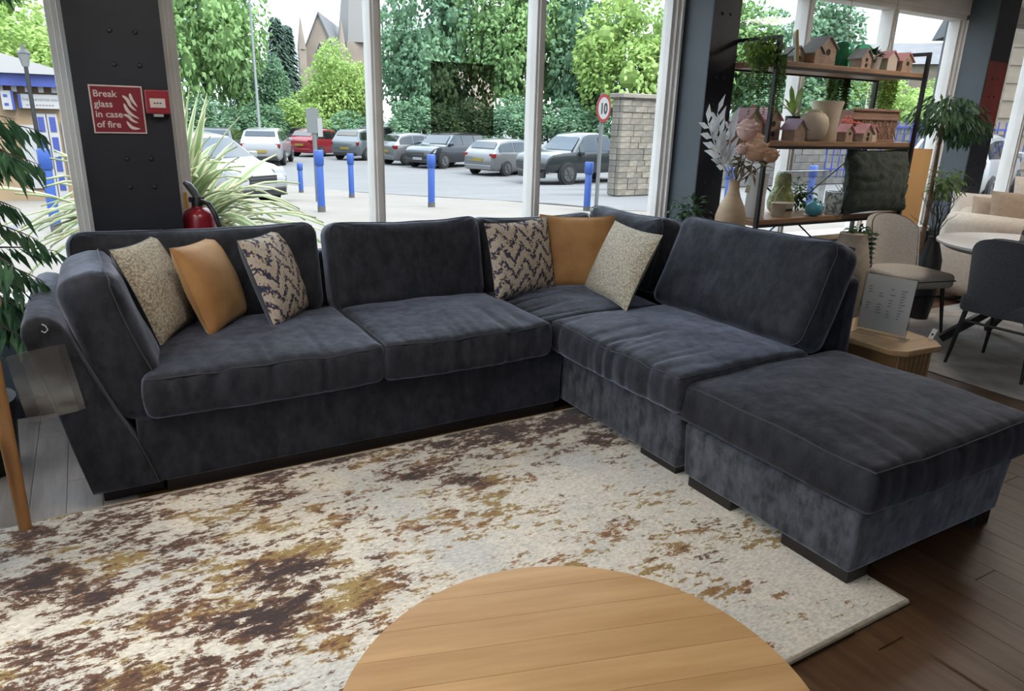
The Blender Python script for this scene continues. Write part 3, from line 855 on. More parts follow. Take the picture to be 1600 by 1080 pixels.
flame(((0.1348, .054), (0.1506, .030), (0.1674, .023), (0.1860, .022)), .0066)
cp = thing('call_point', 'small red fire alarm call point beside the fire sign', 'alarm', (.262, 3.846, 1.472))
MB().box(0, .10, -.05, 0, 0, .105).build('call_box', mat('alarm_red', (.26, .02, .03), .35), cp, bevel=.006)
MB().box(.018, .082, -.053, -.049, .028, .068).build('glass_plate', M_CREAMPRINT, cp)
for k in (-1, 0, 1):
    MB().box(.05 + k * .012 - .004, .05 + k * .012 + .004, -.0545, -.0525, .045, .050).build('print_mark', M_BLACKMETAL, cp)
MB().box(.03, .07, -.045, -.005, -.012, 0).build('key_slot', mat('pale_plastic', (.4, .38, .36), .5), cp)

fe = thing('fire_extinguisher', 'red fire extinguisher with black nozzle behind the sofa back', 'extinguisher', (.455, 3.96, .0))
M_FE = mat('extinguisher_red', (.22, .012, .022), .25)
MB().lathe([(.075, .40), (.078, .42), (.078, .965), (.073, .992), (.058, 1.010), (.032, 1.022), (.030, 1.03)], n=28).build('cylinder', M_FE, fe, smooth=True, angle=50)
MB().lathe([(.028, 1.02), (.030, 1.05), (.022, 1.075)], n=16).box(-.04, .03, -.012, .012, 1.05, 1.075).build('valve', M_BLACKMETAL, fe, smooth=True)
MB().tube([(.0, -.005, 1.07), (-.012, -.005, 1.10), (-.035, -.005, 1.135), (-.055, -.005, 1.15)], [.016, .02, .018, .009], 10).build('carry_handle', mat('grey_lever', (.10, .11, .12), .35), fe, smooth=True)
MB().tube([(.015, -.02, 1.055), (.045, -.05, 1.045), (.07, -.07, .99), (.085, -.075, .92), (.09, -.07, .70)], .013, 10).build('hose', M_BLACKMETAL, fe, smooth=True)
MB().box(-.062, -.048, -.02, -.01, 1.02, 1.10).build('safety_tag', mat('amber_tag', (.6, .30, .03), .5), fe)
MB().box(-.05, .05, .06, .09, .36, .40).lathe([(.08, .38), (.08, .40)], n=20).build('wall_bracket', M_BLACKMETAL, fe)

# dark sheet standing in for a reflection in the middle pane
tag(MB().box(1.828, 2.259, 4.143, 4.147, 1.387, 1.807).build('window_film', clear_glass('smoked_film', (.52, .49, .45), .02)),
    'dark smoky rectangle fixed on the middle window pane', 'window film')

# ------------------------------------------------------------------ shelf unit
SH = thing('shelf_unit', 'open black metal shelving unit with wooden shelves by the window', 'shelf unit', (3.98, 3.45, 0))
M_SHELF = mat('brown_shelf_board', (.20, .105, .055), .5, col2=(.30, .17, .095), scale=3, stretch=(1.5, 18, 18), bump=.06, bscale=12)
SW, SD = 1.66, .40
for z in (.28, .84, 1.375, 1.885):
    MB().box(-.01, SW + .01, .012, SD - .012, z - .02, z + .02).build('shelf_board', M_SHELF, SH, bevel=.003)
    MB().box(0, SW, -.002, .012, z - .032, z - .012).box(0, SW, SD - .012, SD + .002, z - .032, z - .012).build('shelf_rail', M_BLACKMETAL, SH)
for x in (0, SW):
    for y in (0, SD):
        MB().box(x - .013, x + .013, y - .013, y + .013, 0, 2.055).build('post', M_BLACKMETAL, SH)
    MB().box(x - .013, x + .013, 0.013, SD - .013, 2.03, 2.055).build('end_rail', M_BLACKMETAL, SH)
for (a, b) in (((.0, .30), (.83, .82)), ((.83, .86), (0, 1.36)), ((.83, .86), (SW, 1.36)), ((.83, .82), (SW, .30))):
    MB().bar((a[0], SD + .004, a[1]), (b[0], SD + .004, b[1]), .012, .006, (0, 1, 0)).build('brace', M_BLACKMETAL, SH)

M_CREAMC = mat('cream_ceramic', (.52, .43, .33), .55, col2=(.46, .37, .27), scale=6)
M_STONE = mat('sandy_ornament', (.36, .25, .18), .8, col2=(.26, .18, .13), scale=22, bump=.3, bscale=60)
M_PINK = mat('dusty_pink_roof', (.50, .25, .25), .7, col2=(.40, .20, .21), scale=20)
M_GREYROOF = mat('grey_roof', (.22, .22, .22), .7, col2=(.30, .29, .28), scale=14)
M_DARKHOLE = mat('dark_hole', (.02, .015, .012), .8)
M_LEAFD = leaf_mat('dark_houseplant_leaf', (.018, .050, .020), (.045, .105, .040), 9, .25)
M_LEAFM = leaf_mat('mid_houseplant_leaf', (.060, .12, .030), (.14, .22, .06), 9, .3)
M_LEAFY = leaf_mat('fresh_trailing_leaf', (.15, .27, .05), (.28, .40, .09), 9, .35)
M_BLACKPOT = mat('black_plastic_pot', (.012, .012, .013), .5)
M_BARK = mat('brown_stem', (.12, .075, .045), .8, col2=(.07, .045, .03), scale=18)

def house(label, x, y, z, w_, d_, h_, roof, wall=None, chimney=False, steep=.9, holes=1, rz=0.0, name='house_ornament'):
    r = thing(name, label, 'ornament', (x, y, z), rz, 'little house ornaments on the shelves')
    hw = w_ / 2; rh = hw * steep
    MB().prism([(-hw, 0), (hw, 0), (hw, h_), (0, h_ + rh), (-hw, h_)], -d_ / 2, d_ / 2).build('body', wall or M_STONE, r, recalc=True)
    t_ = .008
    q = MB()
    for s_ in (-1, 1):
        q.add([(0, -d_ / 2 - .012, h_ + rh + t_), (0, d_ / 2 + .012, h_ + rh + t_), (s_ * (hw + .016), d_ / 2 + .012, h_ - .012 * steep), (s_ * (hw + .016), -d_ / 2 - .012, h_ - .012 * steep),
               (0, -d_ / 2 - .012, h_ + rh), (0, d_ / 2 + .012, h_ + rh), (s_ * (hw + .016), d_ / 2 + .012, h_ - .012 * steep - t_), (s_ * (hw + .016), -d_ / 2 - .012, h_ - .012 * steep - t_)],
              [(0, 1, 2, 3), (4, 7, 6, 5), (0, 3, 7, 4), (1, 5, 6, 2), (3, 2, 6, 7)])
    q.build('roof', roof, r, recalc=True)
    for k in range(holes):
        zz = h_ * (.72 if holes == 1 else .30 + .45 * k)
        MB().lathe([(w_ * .13, 0), (w_ * .13, .003)], n=10, M=T(0, -d_ / 2, zz) @ R3(PI / 2, 0, 0)).build('entry_hole', M_DARKHOLE, r)
    if chimney: MB().box(hw * .35, hw * .65, -.012, .012, h_ + rh * .4, h_ + rh + .03).build('chimney', roof, r)
    return r

def vase(name, label, cat, x, y, z, prof, m, n=28, inner=True):
    r = thing(name, label, cat, (x, y, z))
    MB().lathe(prof, n=n, cap1=False).build('vessel', m, r, smooth=True, angle=50)
    rr, zz = prof[-1]
    MB().lathe([(rr, zz), (rr * .86, zz + .002), (rr * .82, zz - .03)], n=n, cap0=False).build('rim', m, r, smooth=True)
    return r

def leaf_cloud(mb, c, rad, n, L, Wd, seed, droop=.5, surf=.55):
    rnd = random.Random(seed)
    for _ in range(n):
        v = Vector((rnd.gauss(0, 1), rnd.gauss(0, 1), rnd.gauss(0, 1))).normalized()
        k = surf + (1 - surf) * rnd.random()
        p = Vector((c[0] + v.x * rad[0] * k, c[1] + v.y * rad[1] * k, c[2] + v.z * rad[2] * k))
        d = Vector((v.x + rnd.uniform(-.5, .5), v.y + rnd.uniform(-.5, .5), v.z * .5 - droop + rnd.uniform(-.4, .3)))
        leaf_quads(mb, p, d, Vector((rnd.uniform(-.3, .3), rnd.uniform(-.3, .3), 1)), L * rnd.uniform(.7, 1.2), Wd * rnd.uniform(.8, 1.2))

def strand(mb, p, length, rnd, L=.016, Wd=.012, sway=.02, gap=.014):
    p = Vector(p); x = 0.0
    dx, dy = rnd.uniform(-1, 1) * sway, rnd.uniform(-1, 1) * sway
    while x < length:
        q = p + Vector((dx * math.sin(x * 9), dy * math.sin(x * 7 + 1), -x))
        for s_ in (-1, 1):
            leaf_quads(mb, q, Vector((s_ * rnd.uniform(.5, 1), rnd.uniform(-.8, .8), -.5)), Vector((0, 0, 1)), L, Wd, .1)
        x += gap

TOP = 1.9055
# top shelf
pl = thing('trailing_plant', 'trailing string of pearls plant in dark pot at left end of top shelf', 'plant', (4.05, 3.58, TOP))
MB().lathe([(.045, 0), (.06, .09), (.062, .10)], n=20).build('pot', M_BLACKPOT, pl, smooth=True)
q = MB(); leaf_cloud(q, (-.11, -.04, .06), (.14, .13, .115), 900, .034, .02, 4, .5, .3); q.build('foliage', M_LEAFY, pl)
q = MB(); rn = random.Random(8)
for k in range(34):
    a = rn.uniform(0, 2 * PI); rr = rn.uniform(.09, .13)
    strand(q, (-.11 + rr * math.cos(a) * 1.1, -.06 - abs(rr * math.sin(a)) * 1.1, .03), rn.uniform(.14, .40), rn, .02, .016)
q.build('trailing_stems', M_LEAFM, pl)
pf = thing('picture_frame', 'gold edged picture frame leaning on the top shelf', 'picture frame', (4.36, 3.60, TOP), math.radians(-44))
lean = R3(0, -.16, 0)
MB().box(-.012, .0, -.10, .10, 0, .215, lean).build('gilt_frame', mat('antique_gold', (.52, .33, .09), .35, metal=.6), pf)
MB().box(-.016, -.012, -.085, .085, .015, .20, lean).build('picture', mat('faded_print', (.5, .48, .42), .7, col2=(.25, .28, .24), scale=14), pf)
MB().bar((-.01, .0, .13), (-.135, .0, .0), .02, .008).build('easel_back', M_BLACKMETAL, pf)
house('small pale birdhouse behind the gold frame on the top shelf', 4.45, 3.72, TOP, .12, .10, .07, M_GREYROOF, M_CREAMC)
hb = house('large stone birdhouse with stepped grey roofs on the top shelf', 4.66, 3.66, TOP, .17, .13, .135, M_GREYROOF, holes=1, steep=.75)
MB().prism([(-.15, 0), (-.06, 0), (-.06, .085), (-.105, .125), (-.15, .085)], -.075, .055).build('porch', M_STONE, hb, recalc=True)
MB().prism([(-.165, .078), (-.105, .132), (-.045, .078), (-.045, .086), (-.105, .142), (-.165, .086)], -.085, .06).build('porch_roof', M_GREYROOF, hb, recalc=True)
M_GREENG = mat('green_glass', (.10, .42, .24), .08, trans=.85, ior=1.3)
for k, (x, y, lb) in enumerate(((4.98, 3.72, 'left green glass cloche on the top shelf'), (5.24, 3.74, 'right green glass cloche on the top shelf, behind the stone pot'))):
    g = thing('glass_cloche', lb, 'glass cloche', (x, y, TOP), group='green glass cloches')
    MB().lathe([(.075, 0), (.08, .01), (.08, .13), (.072, .165), (.05, .19), (.02, .2)], n=24).build('dome', M_GREENG, g, smooth=True)
    MB().ball((0, 0, .205), .012).build('knob', M_GREENG, g, smooth=True)
house('small birdhouse with grey roof before the left green cloche', 5.00, 3.57, TOP, .11, .10, .085, M_GREYROOF, holes=2)
sp = thing('stone_pot', 'small stone pot with succulent between the green cloches', 'potted plant', (5.135, 3.56, TOP))
MB().lathe([(.045, 0), (.055, .085), (.058, .09)], n=20).build('pot', mat('pale_stone_pot', (.40, .34, .31), .8, col2=(.32, .27, .25), scale=20), sp, smooth=True)
q = MB(); leaf_cloud(q, (0, 0, .10), (.06, .05, .035), 110, .04, .02, 12, -.4, .2); q.build('foliage', M_LEAFD, sp)
house('birdhouse with pink roof, left of the pair at the right end of the top shelf', 5.375, 3.62, TOP, .115, .11, .105, M_PINK, mat('pale_timber', (.42, .36, .30), .8), holes=0, steep=.7)
house('birdhouse with pink roof and perch at the right end of the top shelf', 5.535, 3.60, TOP, .125, .11, .095, M_PINK, holes=1, steep=.75)
# planters hanging in the window behind the shelves
def hanging(label, x, y, zp, drop, m, seed, wid):
    h = thing('hanging_planter', label, 'hanging planter', (x, y, zp))
    MB().lathe([(.05, 0), (.07, .10), (.072, .11)], n=20).build('pot', M_CREAMC, h, smooth=True)
    for k in range(3):
        a = 2 * PI * k / 3
        MB().tube([(.07 * math.cos(a), .07 * math.sin(a), .1), (0, 0, min(.42, CEIL - zp - .12)), (0, 0, CEIL - zp)], .0022, 5).build('cord', mat('grey_cord', (.22, .2, .18), .8), h)
    q = MB(); leaf_cloud(q, (0, 0, .12), (.09, .08, .05), 130, .05, .022, seed, .3, .3)
    rn_ = random.Random(seed)
    for k in range(60):
        a = rn_.uniform(0, 2 * PI)
        strand(q, (wid * math.cos(a), .06 * math.sin(a), .10), rn_.uniform(.5, 1.0) * drop, rn_, .04, .022, .03, .022)
    q.build('foliage', m, h)
hanging('hanging planter with long green trailing leaves behind the shelf centre', 5.30, 3.945, 1.935, .52, M_LEAFM, 3, .075)
hanging('hanging planter with yellow green trailing leaves at the shelf right end', 5.88, 3.945, 1.80, .33, M_LEAFY, 5, .12)
# second shelf
Z2 = 1.3955
house('pink roofed house ornament with chimney plant at left end of the middle shelf', 4.075, 3.72, Z2, .17, .12, .13, M_PINK, chimney=True)
house('tall pink roofed house ornament behind the shelf post', 4.27, 3.72, Z2, .15, .12, .15, M_PINK, holes=2)
house('squat stone house with lilac roof on the middle shelf beside the agave', 4.375, 3.56, Z2, .12, .11, .09, mat('lilac_roof', (.42, .30, .40), .7), holes=0)
ag = thing('agave', 'spiky agave in a black pot on the middle shelf', 'potted plant', (4.49, 3.68, Z2))
MB().lathe([(.05, 0), (.055, .17)], n=18).build('pot', M_BLACKPOT, ag, smooth=True)
rn = random.Random(2)
for k in range(11):
    a = 2 * PI * k / 11 + rn.uniform(-.2, .2); el = rn.uniform(.45, 1.35); L_ = rn.uniform(.20, .27)
    d = Vector((math.cos(a) * math.cos(el), math.sin(a) * math.cos(el) * .7, math.sin(el)))
    s_ = d.cross(Vector((0, 0, 1))).normalized()
    vs = []; fs = []
    for i in range(6):
        t_ = i / 5; c = Vector((0, 0, .165)) + d * L_ * t_ + Vector((0, 0, -.10 * t_ * t_ * math.cos(el)))
        wd = .024 * math.sin(PI * (.18 + .82 * (1 - t_))) ** .8 if i < 5 else .001
        vs += [c - s_ * wd + Vector((0, 0, .008)), c, c + s_ * wd + Vector((0, 0, .008))]
    for i in range(5):
        for j in (0, 1): fs.append((i * 3 + j, i * 3 + j + 1, i * 3 + j + 4, i * 3 + j + 3))
    MB().add(vs, fs).build('leaf', M_LEAFY if k % 2 else leaf_mat('agave_leaf%d' % k, (.24, .32, .12), (.38, .46, .2), 8), ag, smooth=True)
vase('round_vase', 'plump cream ribbed vase on the middle shelf beside the agave', 'vase', 4.545, 3.54, Z2,
     [(.055, 0), (.085, .02), (.102, .08), (.104, .12), (.095, .16), (.07, .19), (.05, .198), (.05, .21)], M_CREAMC)
vase('tall_vase', 'tall cream flared vase in the middle of the middle shelf', 'vase', 4.775, 3.62, Z2,
     [(.09, 0), (.095, .01), (.09, .10), (.098, .2), (.112, .27), (.113, .28)], M_CREAMC)
house('small pink roofed house at the foot of the tall vase', 4.93, 3.55, Z2, .085, .08, .08, M_PINK)
house('pink roofed house ornament in front of the basket', 5.10, 3.52, Z2, .11, .09, .075, M_PINK, holes=2)
house('narrow pink roofed house ornament, rightmost before the basket', 5.215, 3.54, Z2, .07, .07, .085, M_PINK, M_CREAMC)
fl_ = thing('red_blossom', 'small pot of coral red flowers between the house ornaments', 'flowers', (5.02, 3.60, Z2))
MB().lathe([(.02, 0), (.028, .06)], n=14).build('pot', M_BLACKPOT, fl_, smooth=True)
rn = random.Random(31)
for k in range(9):
    q = MB(); c = Vector((rn.uniform(-.08, .09), rn.uniform(-.03, .03), .15 + rn.uniform(-.02, .03)))
    for j in range(6):
        a = 2 * PI * j / 6; leaf_quads(q, c, Vector((math.cos(a), math.sin(a) - .4, .2)), Vector((0, -1, .5)), .028, .016)
    q.tube([(0, 0, .05), tuple(c)], .002, 5)
    q.build('blossom', mat('coral_petal', (.55, .12, .08), .6), fl_)
bk = thing('wicker_basket', 'rectangular woven wicker planter basket on the middle shelf', 'basket', (5.35, 3.70, Z2))
M_WICK = mat('wicker', (.33, .20, .14), .75, col2=(.24, .14, .095), scale=30, stretch=(1, 1, 6), bump=.4, bscale=60)
MB().hexa([(-.27, -.09, 0), (.27, -.09, 0), (.27, .09, 0), (-.27, .09, 0), (-.29, -.10, .23), (.29, -.10, .23), (.29, .10, .23), (-.29, .10, .23)]).build('basket_body', M_WICK, bk)
for z in (.0, .16, .225): MB().box(-.275 - z * .08, .275 + z * .08, -.106 - z * .04, -.09, z, z + .018).build('woven_band', M_WICK, bk, bevel=.004)
for k in range(6):
    x = -.25 + k * .09
    MB().bar((x, -.105, .02), (x + .08, -.11, .155), .006, .006).bar((x + .08, -.105, .02), (x, -.11, .155), .006, .006).build('lattice', M_WICK, bk)
# lower shelf
Z3 = .8605
vase('white_jug', 'tall white ribbed vase on the lower shelf behind the flower arrangement', 'vase', 4.115, 3.60, Z3,
     [(.07, 0), (.073, .01), (.066, .15), (.07, .28), (.078, .31)], mat('off_white_ceramic', (.60, .60, .57), .5))
tb = thing('tin_planter', 'oval metal planter tin with handle on the lower shelf', 'planter', (4.36, 3.56, Z3))
MB().lathe([(.085, 0), (.095, .095), (.098, .10)], n=24, M=Matrix.Diagonal((1, .7, 1, 1))).build('tin', mat('worn_cream_tin', (.42, .36, .28), .5, col2=(.30, .24, .17), scale=14), tb, smooth=True)
for k in (-1, 0, 1): MB().box(k * .025 - .008, k * .025 + .008, -.0665, -.0625, .045, .062).build('stamp_mark', M_BLACKPOT, tb)
MB().tube([(-.09, 0, .095), (-.075, 0, .16), (-.03, 0, .21), (-.01, 0, .22)], .003, 6).build('handle', mat('pale_reed', (.5, .42, .28), .7), tb)
gv = vase('green_gourd', 'olive green dimpled glass gourd on the lower shelf', 'vase', 4.505, 3.70, Z3,
     [(.06, 0), (.09, .03), (.10, .08), (.085, .15), (.06, .2), (.062, .25), (.05, .30)], mat('olive_glass', (.17, .19, .06), .25, col2=(.30, .32, .14), scale=24, bump=.6, bscale=28))
vase('blue_bottle', 'round turquoise bottle vase on the lower shelf', 'vase', 4.640, 3.50, Z3,
     [(.02, 0), (.05, .012), (.064, .05), (.056, .085), (.03, .105), (.013, .112), (.014, .13)], mat('turquoise_glaze', (.08, .30, .36), .25))
gp = thing('succulent_pot', 'small grey pot with succulent beside the turquoise bottle', 'potted plant', (4.735, 3.53, Z3))
MB().lathe([(.032, 0), (.042, .06), (.043, .065)], n=18).build('pot', mat('grey_pot', (.30, .29, .27), .8), gp, smooth=True)
q = MB(); leaf_cloud(q, (0, 0, .07), (.03, .03, .02), 40, .03, .014, 5, -.6, .1); q.build('foliage', M_LEAFD, gp)
M_CUT = clear_glass('frosted_cut_glass', (.75, .78, .76), .10, .25)
vase('cut_glass_vase', 'square cut glass vase with crackled sides on the lower shelf', 'vase', 4.88, 3.52, Z3,
     [(.078, 0), (.080, .01), (.080, .165), (.078, .17)], mat('crackle_glass', (.55, .58, .55), .2, col2=(.18, .20, .18), scale=42, lo=.45, hi=.55, trans=.25), n=4)
bp = thing('twig_pot', 'small black pot with dry twigs on the lower shelf beside the fur cushion', 'potted plant', (5.03, 3.56, Z3))
MB().lathe([(.035, 0), (.045, .03), (.04, .085)], n=16).build('pot', M_BLACKPOT, bp, smooth=True)
rn = random.Random(77)
for k in range(9):
    MB().tube([(0, 0, .07), (rn.uniform(-.03, .03), rn.uniform(-.02, .02), .15), (rn.uniform(-.07, .07), rn.uniform(-.03, .03), rn.uniform(.2, .29))], [.0035, .003, .0015], 5).build('twig', M_BARK, bp)
ca = thing('glass_case', 'clear glass display case standing on the lower shelf', 'display case', (4.80, 3.745, Z3))
MB().box(-.26, .26, -.004, 0, 0, .30).build('glass_sheet', M_ACR, ca)
MB().box(-.26, .26, -.004, .05, .30, .306).build('case_top', mat('white_edge', (.7, .7, .68), .4), ca)
for x in (-.26, .256): MB().box(x, x + .004, 0, .05, 0, .30).build('glass_side', M_ACR, ca)
q = MB(); leaf_cloud(q, (.0, .03, .13), (.20, .018, .12), 160, .06, .025, 15, .2, .0); q.build('artificial_moss', M_LEAFM, ca)
# dark fur cushion
fc = thing('fur_cushion', 'big dark green faux fur cushion on the lower shelf', 'cushion', (5.30, 3.475, Z3))
vs, fs = pillow(.74, .50, .22, 41, 34, .08, 0)
vv = []
for (x, y, z) in vs:
    d = .034 * abs(noise.noise((x * 11, y * 13, 1))) + .010 * noise.noise((x * 34, y * 34, 3))
    vv.append((x, y, z + (d if z > 0 else -d)))
mf = Matrix(((1, 0, 0), (0, -.22, .975), (0, .0, 0))).to_4x4()
o_ = MB().add(vv, fs, T(0, 0, .245) @ R3(PI / 2 - .12, .0, 0)).build('fur_cover', mat('dark_green_fur', (.010, .014, .010), .95, col2=(.028, .036, .026), scale=40, bump=1.0, bscale=160, sheen=.4, sheen_col=(.5, .6, .5)), fc, smooth=True, angle=0)
MB().tube([tuple(T(0, 0, .245) @ R3(PI / 2 - .12, 0, 0) @ Vector(p)) for p in ((.33, .06, .02), (.35, .05, .04), (.35, .02, .05))], .006, 6).build('care_tag', mat('pale_tag', (.5, .42, .3), .7), fc)

# ------------------------------------------------------------------ console with the flower arrangement
cs = thing('console_table', 'small dark console table standing behind the sofa corner', 'table', (3.55, 3.45, 0))
MB().box(-.26, .34, -.24, .27, .67, .70).build('top', M_SHELF, cs, bevel=.004)
for x in (-.24, .32):
    for y in (-.22, .25): MB().box(x - .015, x + .015, y - .015, y + .015, 0, .67).build('leg', M_BLACKMETAL, cs)
fv = thing('flower_vase', 'tan bottle vase holding peonies and white leaves behind the sofa', 'flower arrangement', (3.625, 3.36, .70))
MB().lathe([(.085, 0), (.098, .02), (.102, .12), (.098, .22), (.078, .29), (.05, .345), (.036, .39), (.034, .44), (.038, .45)], n=30).build(
    'bottle', mat('tan_stoneware', (.44, .32, .20), .6, col2=(.38, .26, .16), scale=5, stretch=(1, 1, 6), bump=.15, bscale=25), fv, smooth=True)
MB().box(-.02, .022, -.046, -.044, .38, .43, R3(0, .2, 0)).build('price_tag', mat('tag_card', (.62, .56, .42), .7), fv)
rn = random.Random(9)
M_WLEAF = leaf_mat('white_dried_leaf', (.60, .61, .62), (.72, .72, .72), 8, .3)
for k, (a, b) in enumerate((((0, 0, .42), (-.30, -.05, .74)), ((0, 0, .42), (-.20, .02, .86)), ((0, 0, .42), (-.13, -.03, .80)), ((0, 0, .42), (-.26, .03, .80)), ((0, 0, .42), (-.23, -.06, .66)))):
    q = MB(); A = Vector(a); B = Vector(b)
    q.tube([A, A.lerp(B, .5) + Vector((-.03, 0, .0)), B], .004, 6)
    for j in range(9):
        t_ = .38 + .62 * j / 8; p = A.lerp(B, t_) + Vector((-.03 * math.sin(PI * t_), 0, 0))
        s_ = -1 if j % 2 else 1
        d = (B - A).normalized() * .8 + Vector((s_ * .6, rn.uniform(-.4, .1), s_ * .35))
        leaf_quads(q, p, d, Vector((rn.uniform(-.2, .2), -1, .3)), .12, .042, .05)
    q.build('white_leaf_stem', M_WLEAF, fv)
def peony(c, r, m, seed):
    q = MB(); rnd = random.Random(seed); c = Vector(c)
    for layer, (rr, el, n) in enumerate(((.35, 1.3, 6), (.6, .95, 8), (.85, .55, 10), (1.0, .1, 11), (.95, -.3, 9))):
        for k in range(n):
            a = 2 * PI * k / n + layer * .4 + rnd.uniform(-.15, .15)
            o = Vector((math.cos(a) * math.cos(el), math.sin(a) * math.cos(el), math.sin(el)))
            side = Vector((-math.sin(a), math.cos(a), 0)); up = side.cross(o) * -1
            b0 = c + o * r * rr * .45
            vs = []; fs = []
            for i in range(4):
                t_ = i / 3; w_ = r * .34 * (math.sin(PI * (.2 + .65 * t_))) * (.7 + .3 * rr)
                cc = b0 + o * r * rr * .5 * math.sin(t_ * 1.5) + up * r * .75 * t_ * (.7 + rnd.uniform(-.1, .1))
                cup = o * (-r * .10)
                vs += [cc - side * w_ + cup, cc, cc + side * w_ + cup]
            for i in range(3):
                for j in (0, 1): fs.append((i * 3 + j, i * 3 + j + 1, i * 3 + j + 4, i * 3 + j + 3))
            q.add(vs, fs)
    q.ball(tuple(c + Vector((0, 0, r * .12))), r * .80, 14, 10)
    return q
M_PEA = leaf_mat('peach_petal', (.78, .52, .36), (.84, .64, .46), 14, .5)
M_PEB = leaf_mat('blush_petal', (.80, .58, .52), (.86, .70, .64), 14, .5)
for k, (c, r, m) in enumerate((((.05, -.01, .755), .085, M_PEB), ((.115, -.04, .63), .092, M_PEA), ((.285, -.02, .60), .062, M_PEA), ((.20, .03, .70), .05, M_PEA), ((.03, .0, .64), .045, M_PEB))):
    fo = peony(c, r, m, k).build('peony', m, fv, smooth=True, angle=0)
    MB().tube([(0, 0, .42), (c[0] * .6, c[1], c[2] - r * 1.3), (c[0], c[1], c[2] - r * .5)], .004, 6).build('stem', M_BARK, fo)
q = MB(); leaf_cloud(q, (.09, 0, .56), (.15, .08, .08), 44, .09, .032, 41, .1, .2); q.build('dried_leaves', leaf_mat('brown_olive_leaf', (.10, .075, .035), (.20, .15, .08), 10, .2), fv)
ip = thing('ivy_pot', 'dark leafy plant in a white pot by the second pillar', 'potted plant', (3.44, 3.60, .70))
MB().lathe([(.05, 0), (.065, .11), (.068, .115)], n=18).build('pot', mat('white_crumpled_pot', (.62, .60, .54), .7, bump=.5, bscale=24), ip, smooth=True)
q = MB(); leaf_cloud(q, (.06, .0, .22), (.15, .09, .12), 170, .06, .03, 51, .2, .2); q.build('foliage', M_LEAFD, ip)

# small round stand with cups behind the sofa back
st = thing('round_stand', 'small round pedestal stand behind the sofa back holding a mug', 'stand', (4.22, 3.0, 0))
MB().lathe([(.15, .655), (.155, .66), (.155, .675), (.15, .68)], n=30).build('top', M_SHELF, st, smooth=True)
MB().lathe([(.11, 0), (.11, .01), (.02, .03), (.016, .655)], n=20).build('pedestal', M_BLACKMETAL, st, smooth=True)
mg = thing('mug', 'white mug on the small round stand behind the sofa', 'mug', (4.19, 3.06, .68))
MB().lathe([(.030, 0), (.036, .005), (.036, .075), (.033, .076), (.033, .02)], n=20).build('cup', mat('white_glaze', (.72, .72, .70), .3), mg, smooth=True)
MB().tube([(.034, 0, .06), (.058, 0, .055), (.058, 0, .025), (.034, 0, .015)], .005, 7).build('handle', MATS['white_glaze'], mg, smooth=True)
bo = thing('black_bowl', 'shallow black bowl on the small round stand', 'bowl', (4.25, 2.93, .68))
MB().lathe([(.03, 0), (.06, .02), (.07, .055), (.066, .055), (.05, .02)], n=22).build('bowl_body', M_BLACKPOT, bo, smooth=True)
MB().lathe([(.068, .052), (.073, .055), (.073, .060), (.068, .060)], n=22, cap0=False, cap1=False).build('rim', M_BLACKMETAL, bo, smooth=True)

# ------------------------------------------------------------------ side table with acrylic ticket stand
sd = thing('side_table', 'low light oak side table behind the footstool', 'side table', (3.64, 2.19, 0))
MB().slab([(-.22, .30), (-.22, -.20), (-.16, -.25), (.10, -.27), (.17, -.20), (.26, .24), (.22, .30)], .39, .425).build('top', M_OAK, sd, bevel=.008)
MB().box(-.17, .15, -.20, .25, .12, .39).build('cabinet', mat('oak_side', (.30, .17, .075), .5, col2=(.37, .22, .11), scale=4, stretch=(14, 1, 1)), sd, bevel=.004)
for k in range(8): MB().box(-.16 + k * .04, -.14 + k * .04, -.206, -.20, .13, .38).build('flute', M_OAK, sd)
for x in (-.14, .12):
    for y in (-.17, .22): MB().box(x - .02, x + .02, y - .02, y + .02, 0, .12).build('leg', M_OAK, sd)
ac = thing('ticket_stand', 'clear acrylic stand with a printed price list on the side table', 'ticket stand', (3.575, 2.17, .4255), math.radians(-90 + 12))
ml = R3(-.10, 0, 0)
M_CARD = mat('grey_price_card', (.80, .77, .72), .6)
MB().box(-.135, .135, -.002, .001, .012, .335, ml).build('acrylic_panel', M_ACR, ac, bevel=.0008)
MB().box(-.125, .125, .003, .0045, .03, .325, ml).build('price_card', M_CARD, ac)
MB().box(-.135, .135, -.02, .07, 0, .004).build('acrylic_foot', M_ACR, ac)
rn = random.Random(4)
q = MB()
for c in range(4):
    for k in range(11):
        if rn.random() < .75:
            x = -.10 + c * .055; z = .26 - k * .015
            q.box(x, x + rn.uniform(.012, .03), -.0032, -.0022, z, z + .004, ml)
q.build('printed_list', mat('print_grey', (.16, .15, .15), .7), ac)
tg = thing('swing_tag', 'tiny white swing tag standing at the side table edge', 'tag', (3.80, 2.02, .4255))
MB().box(-.012, .012, -.001, .001, 0, .06, R3(.1, .25, -1.0)).build('card', mat('white_card', (.7, .7, .68), .6), tg)
MB().box(-.005, .005, -.002, -.001, .022, .034, R3(.1, .25, -1.0)).build('print_mark', M_BLACKMETAL, tg)

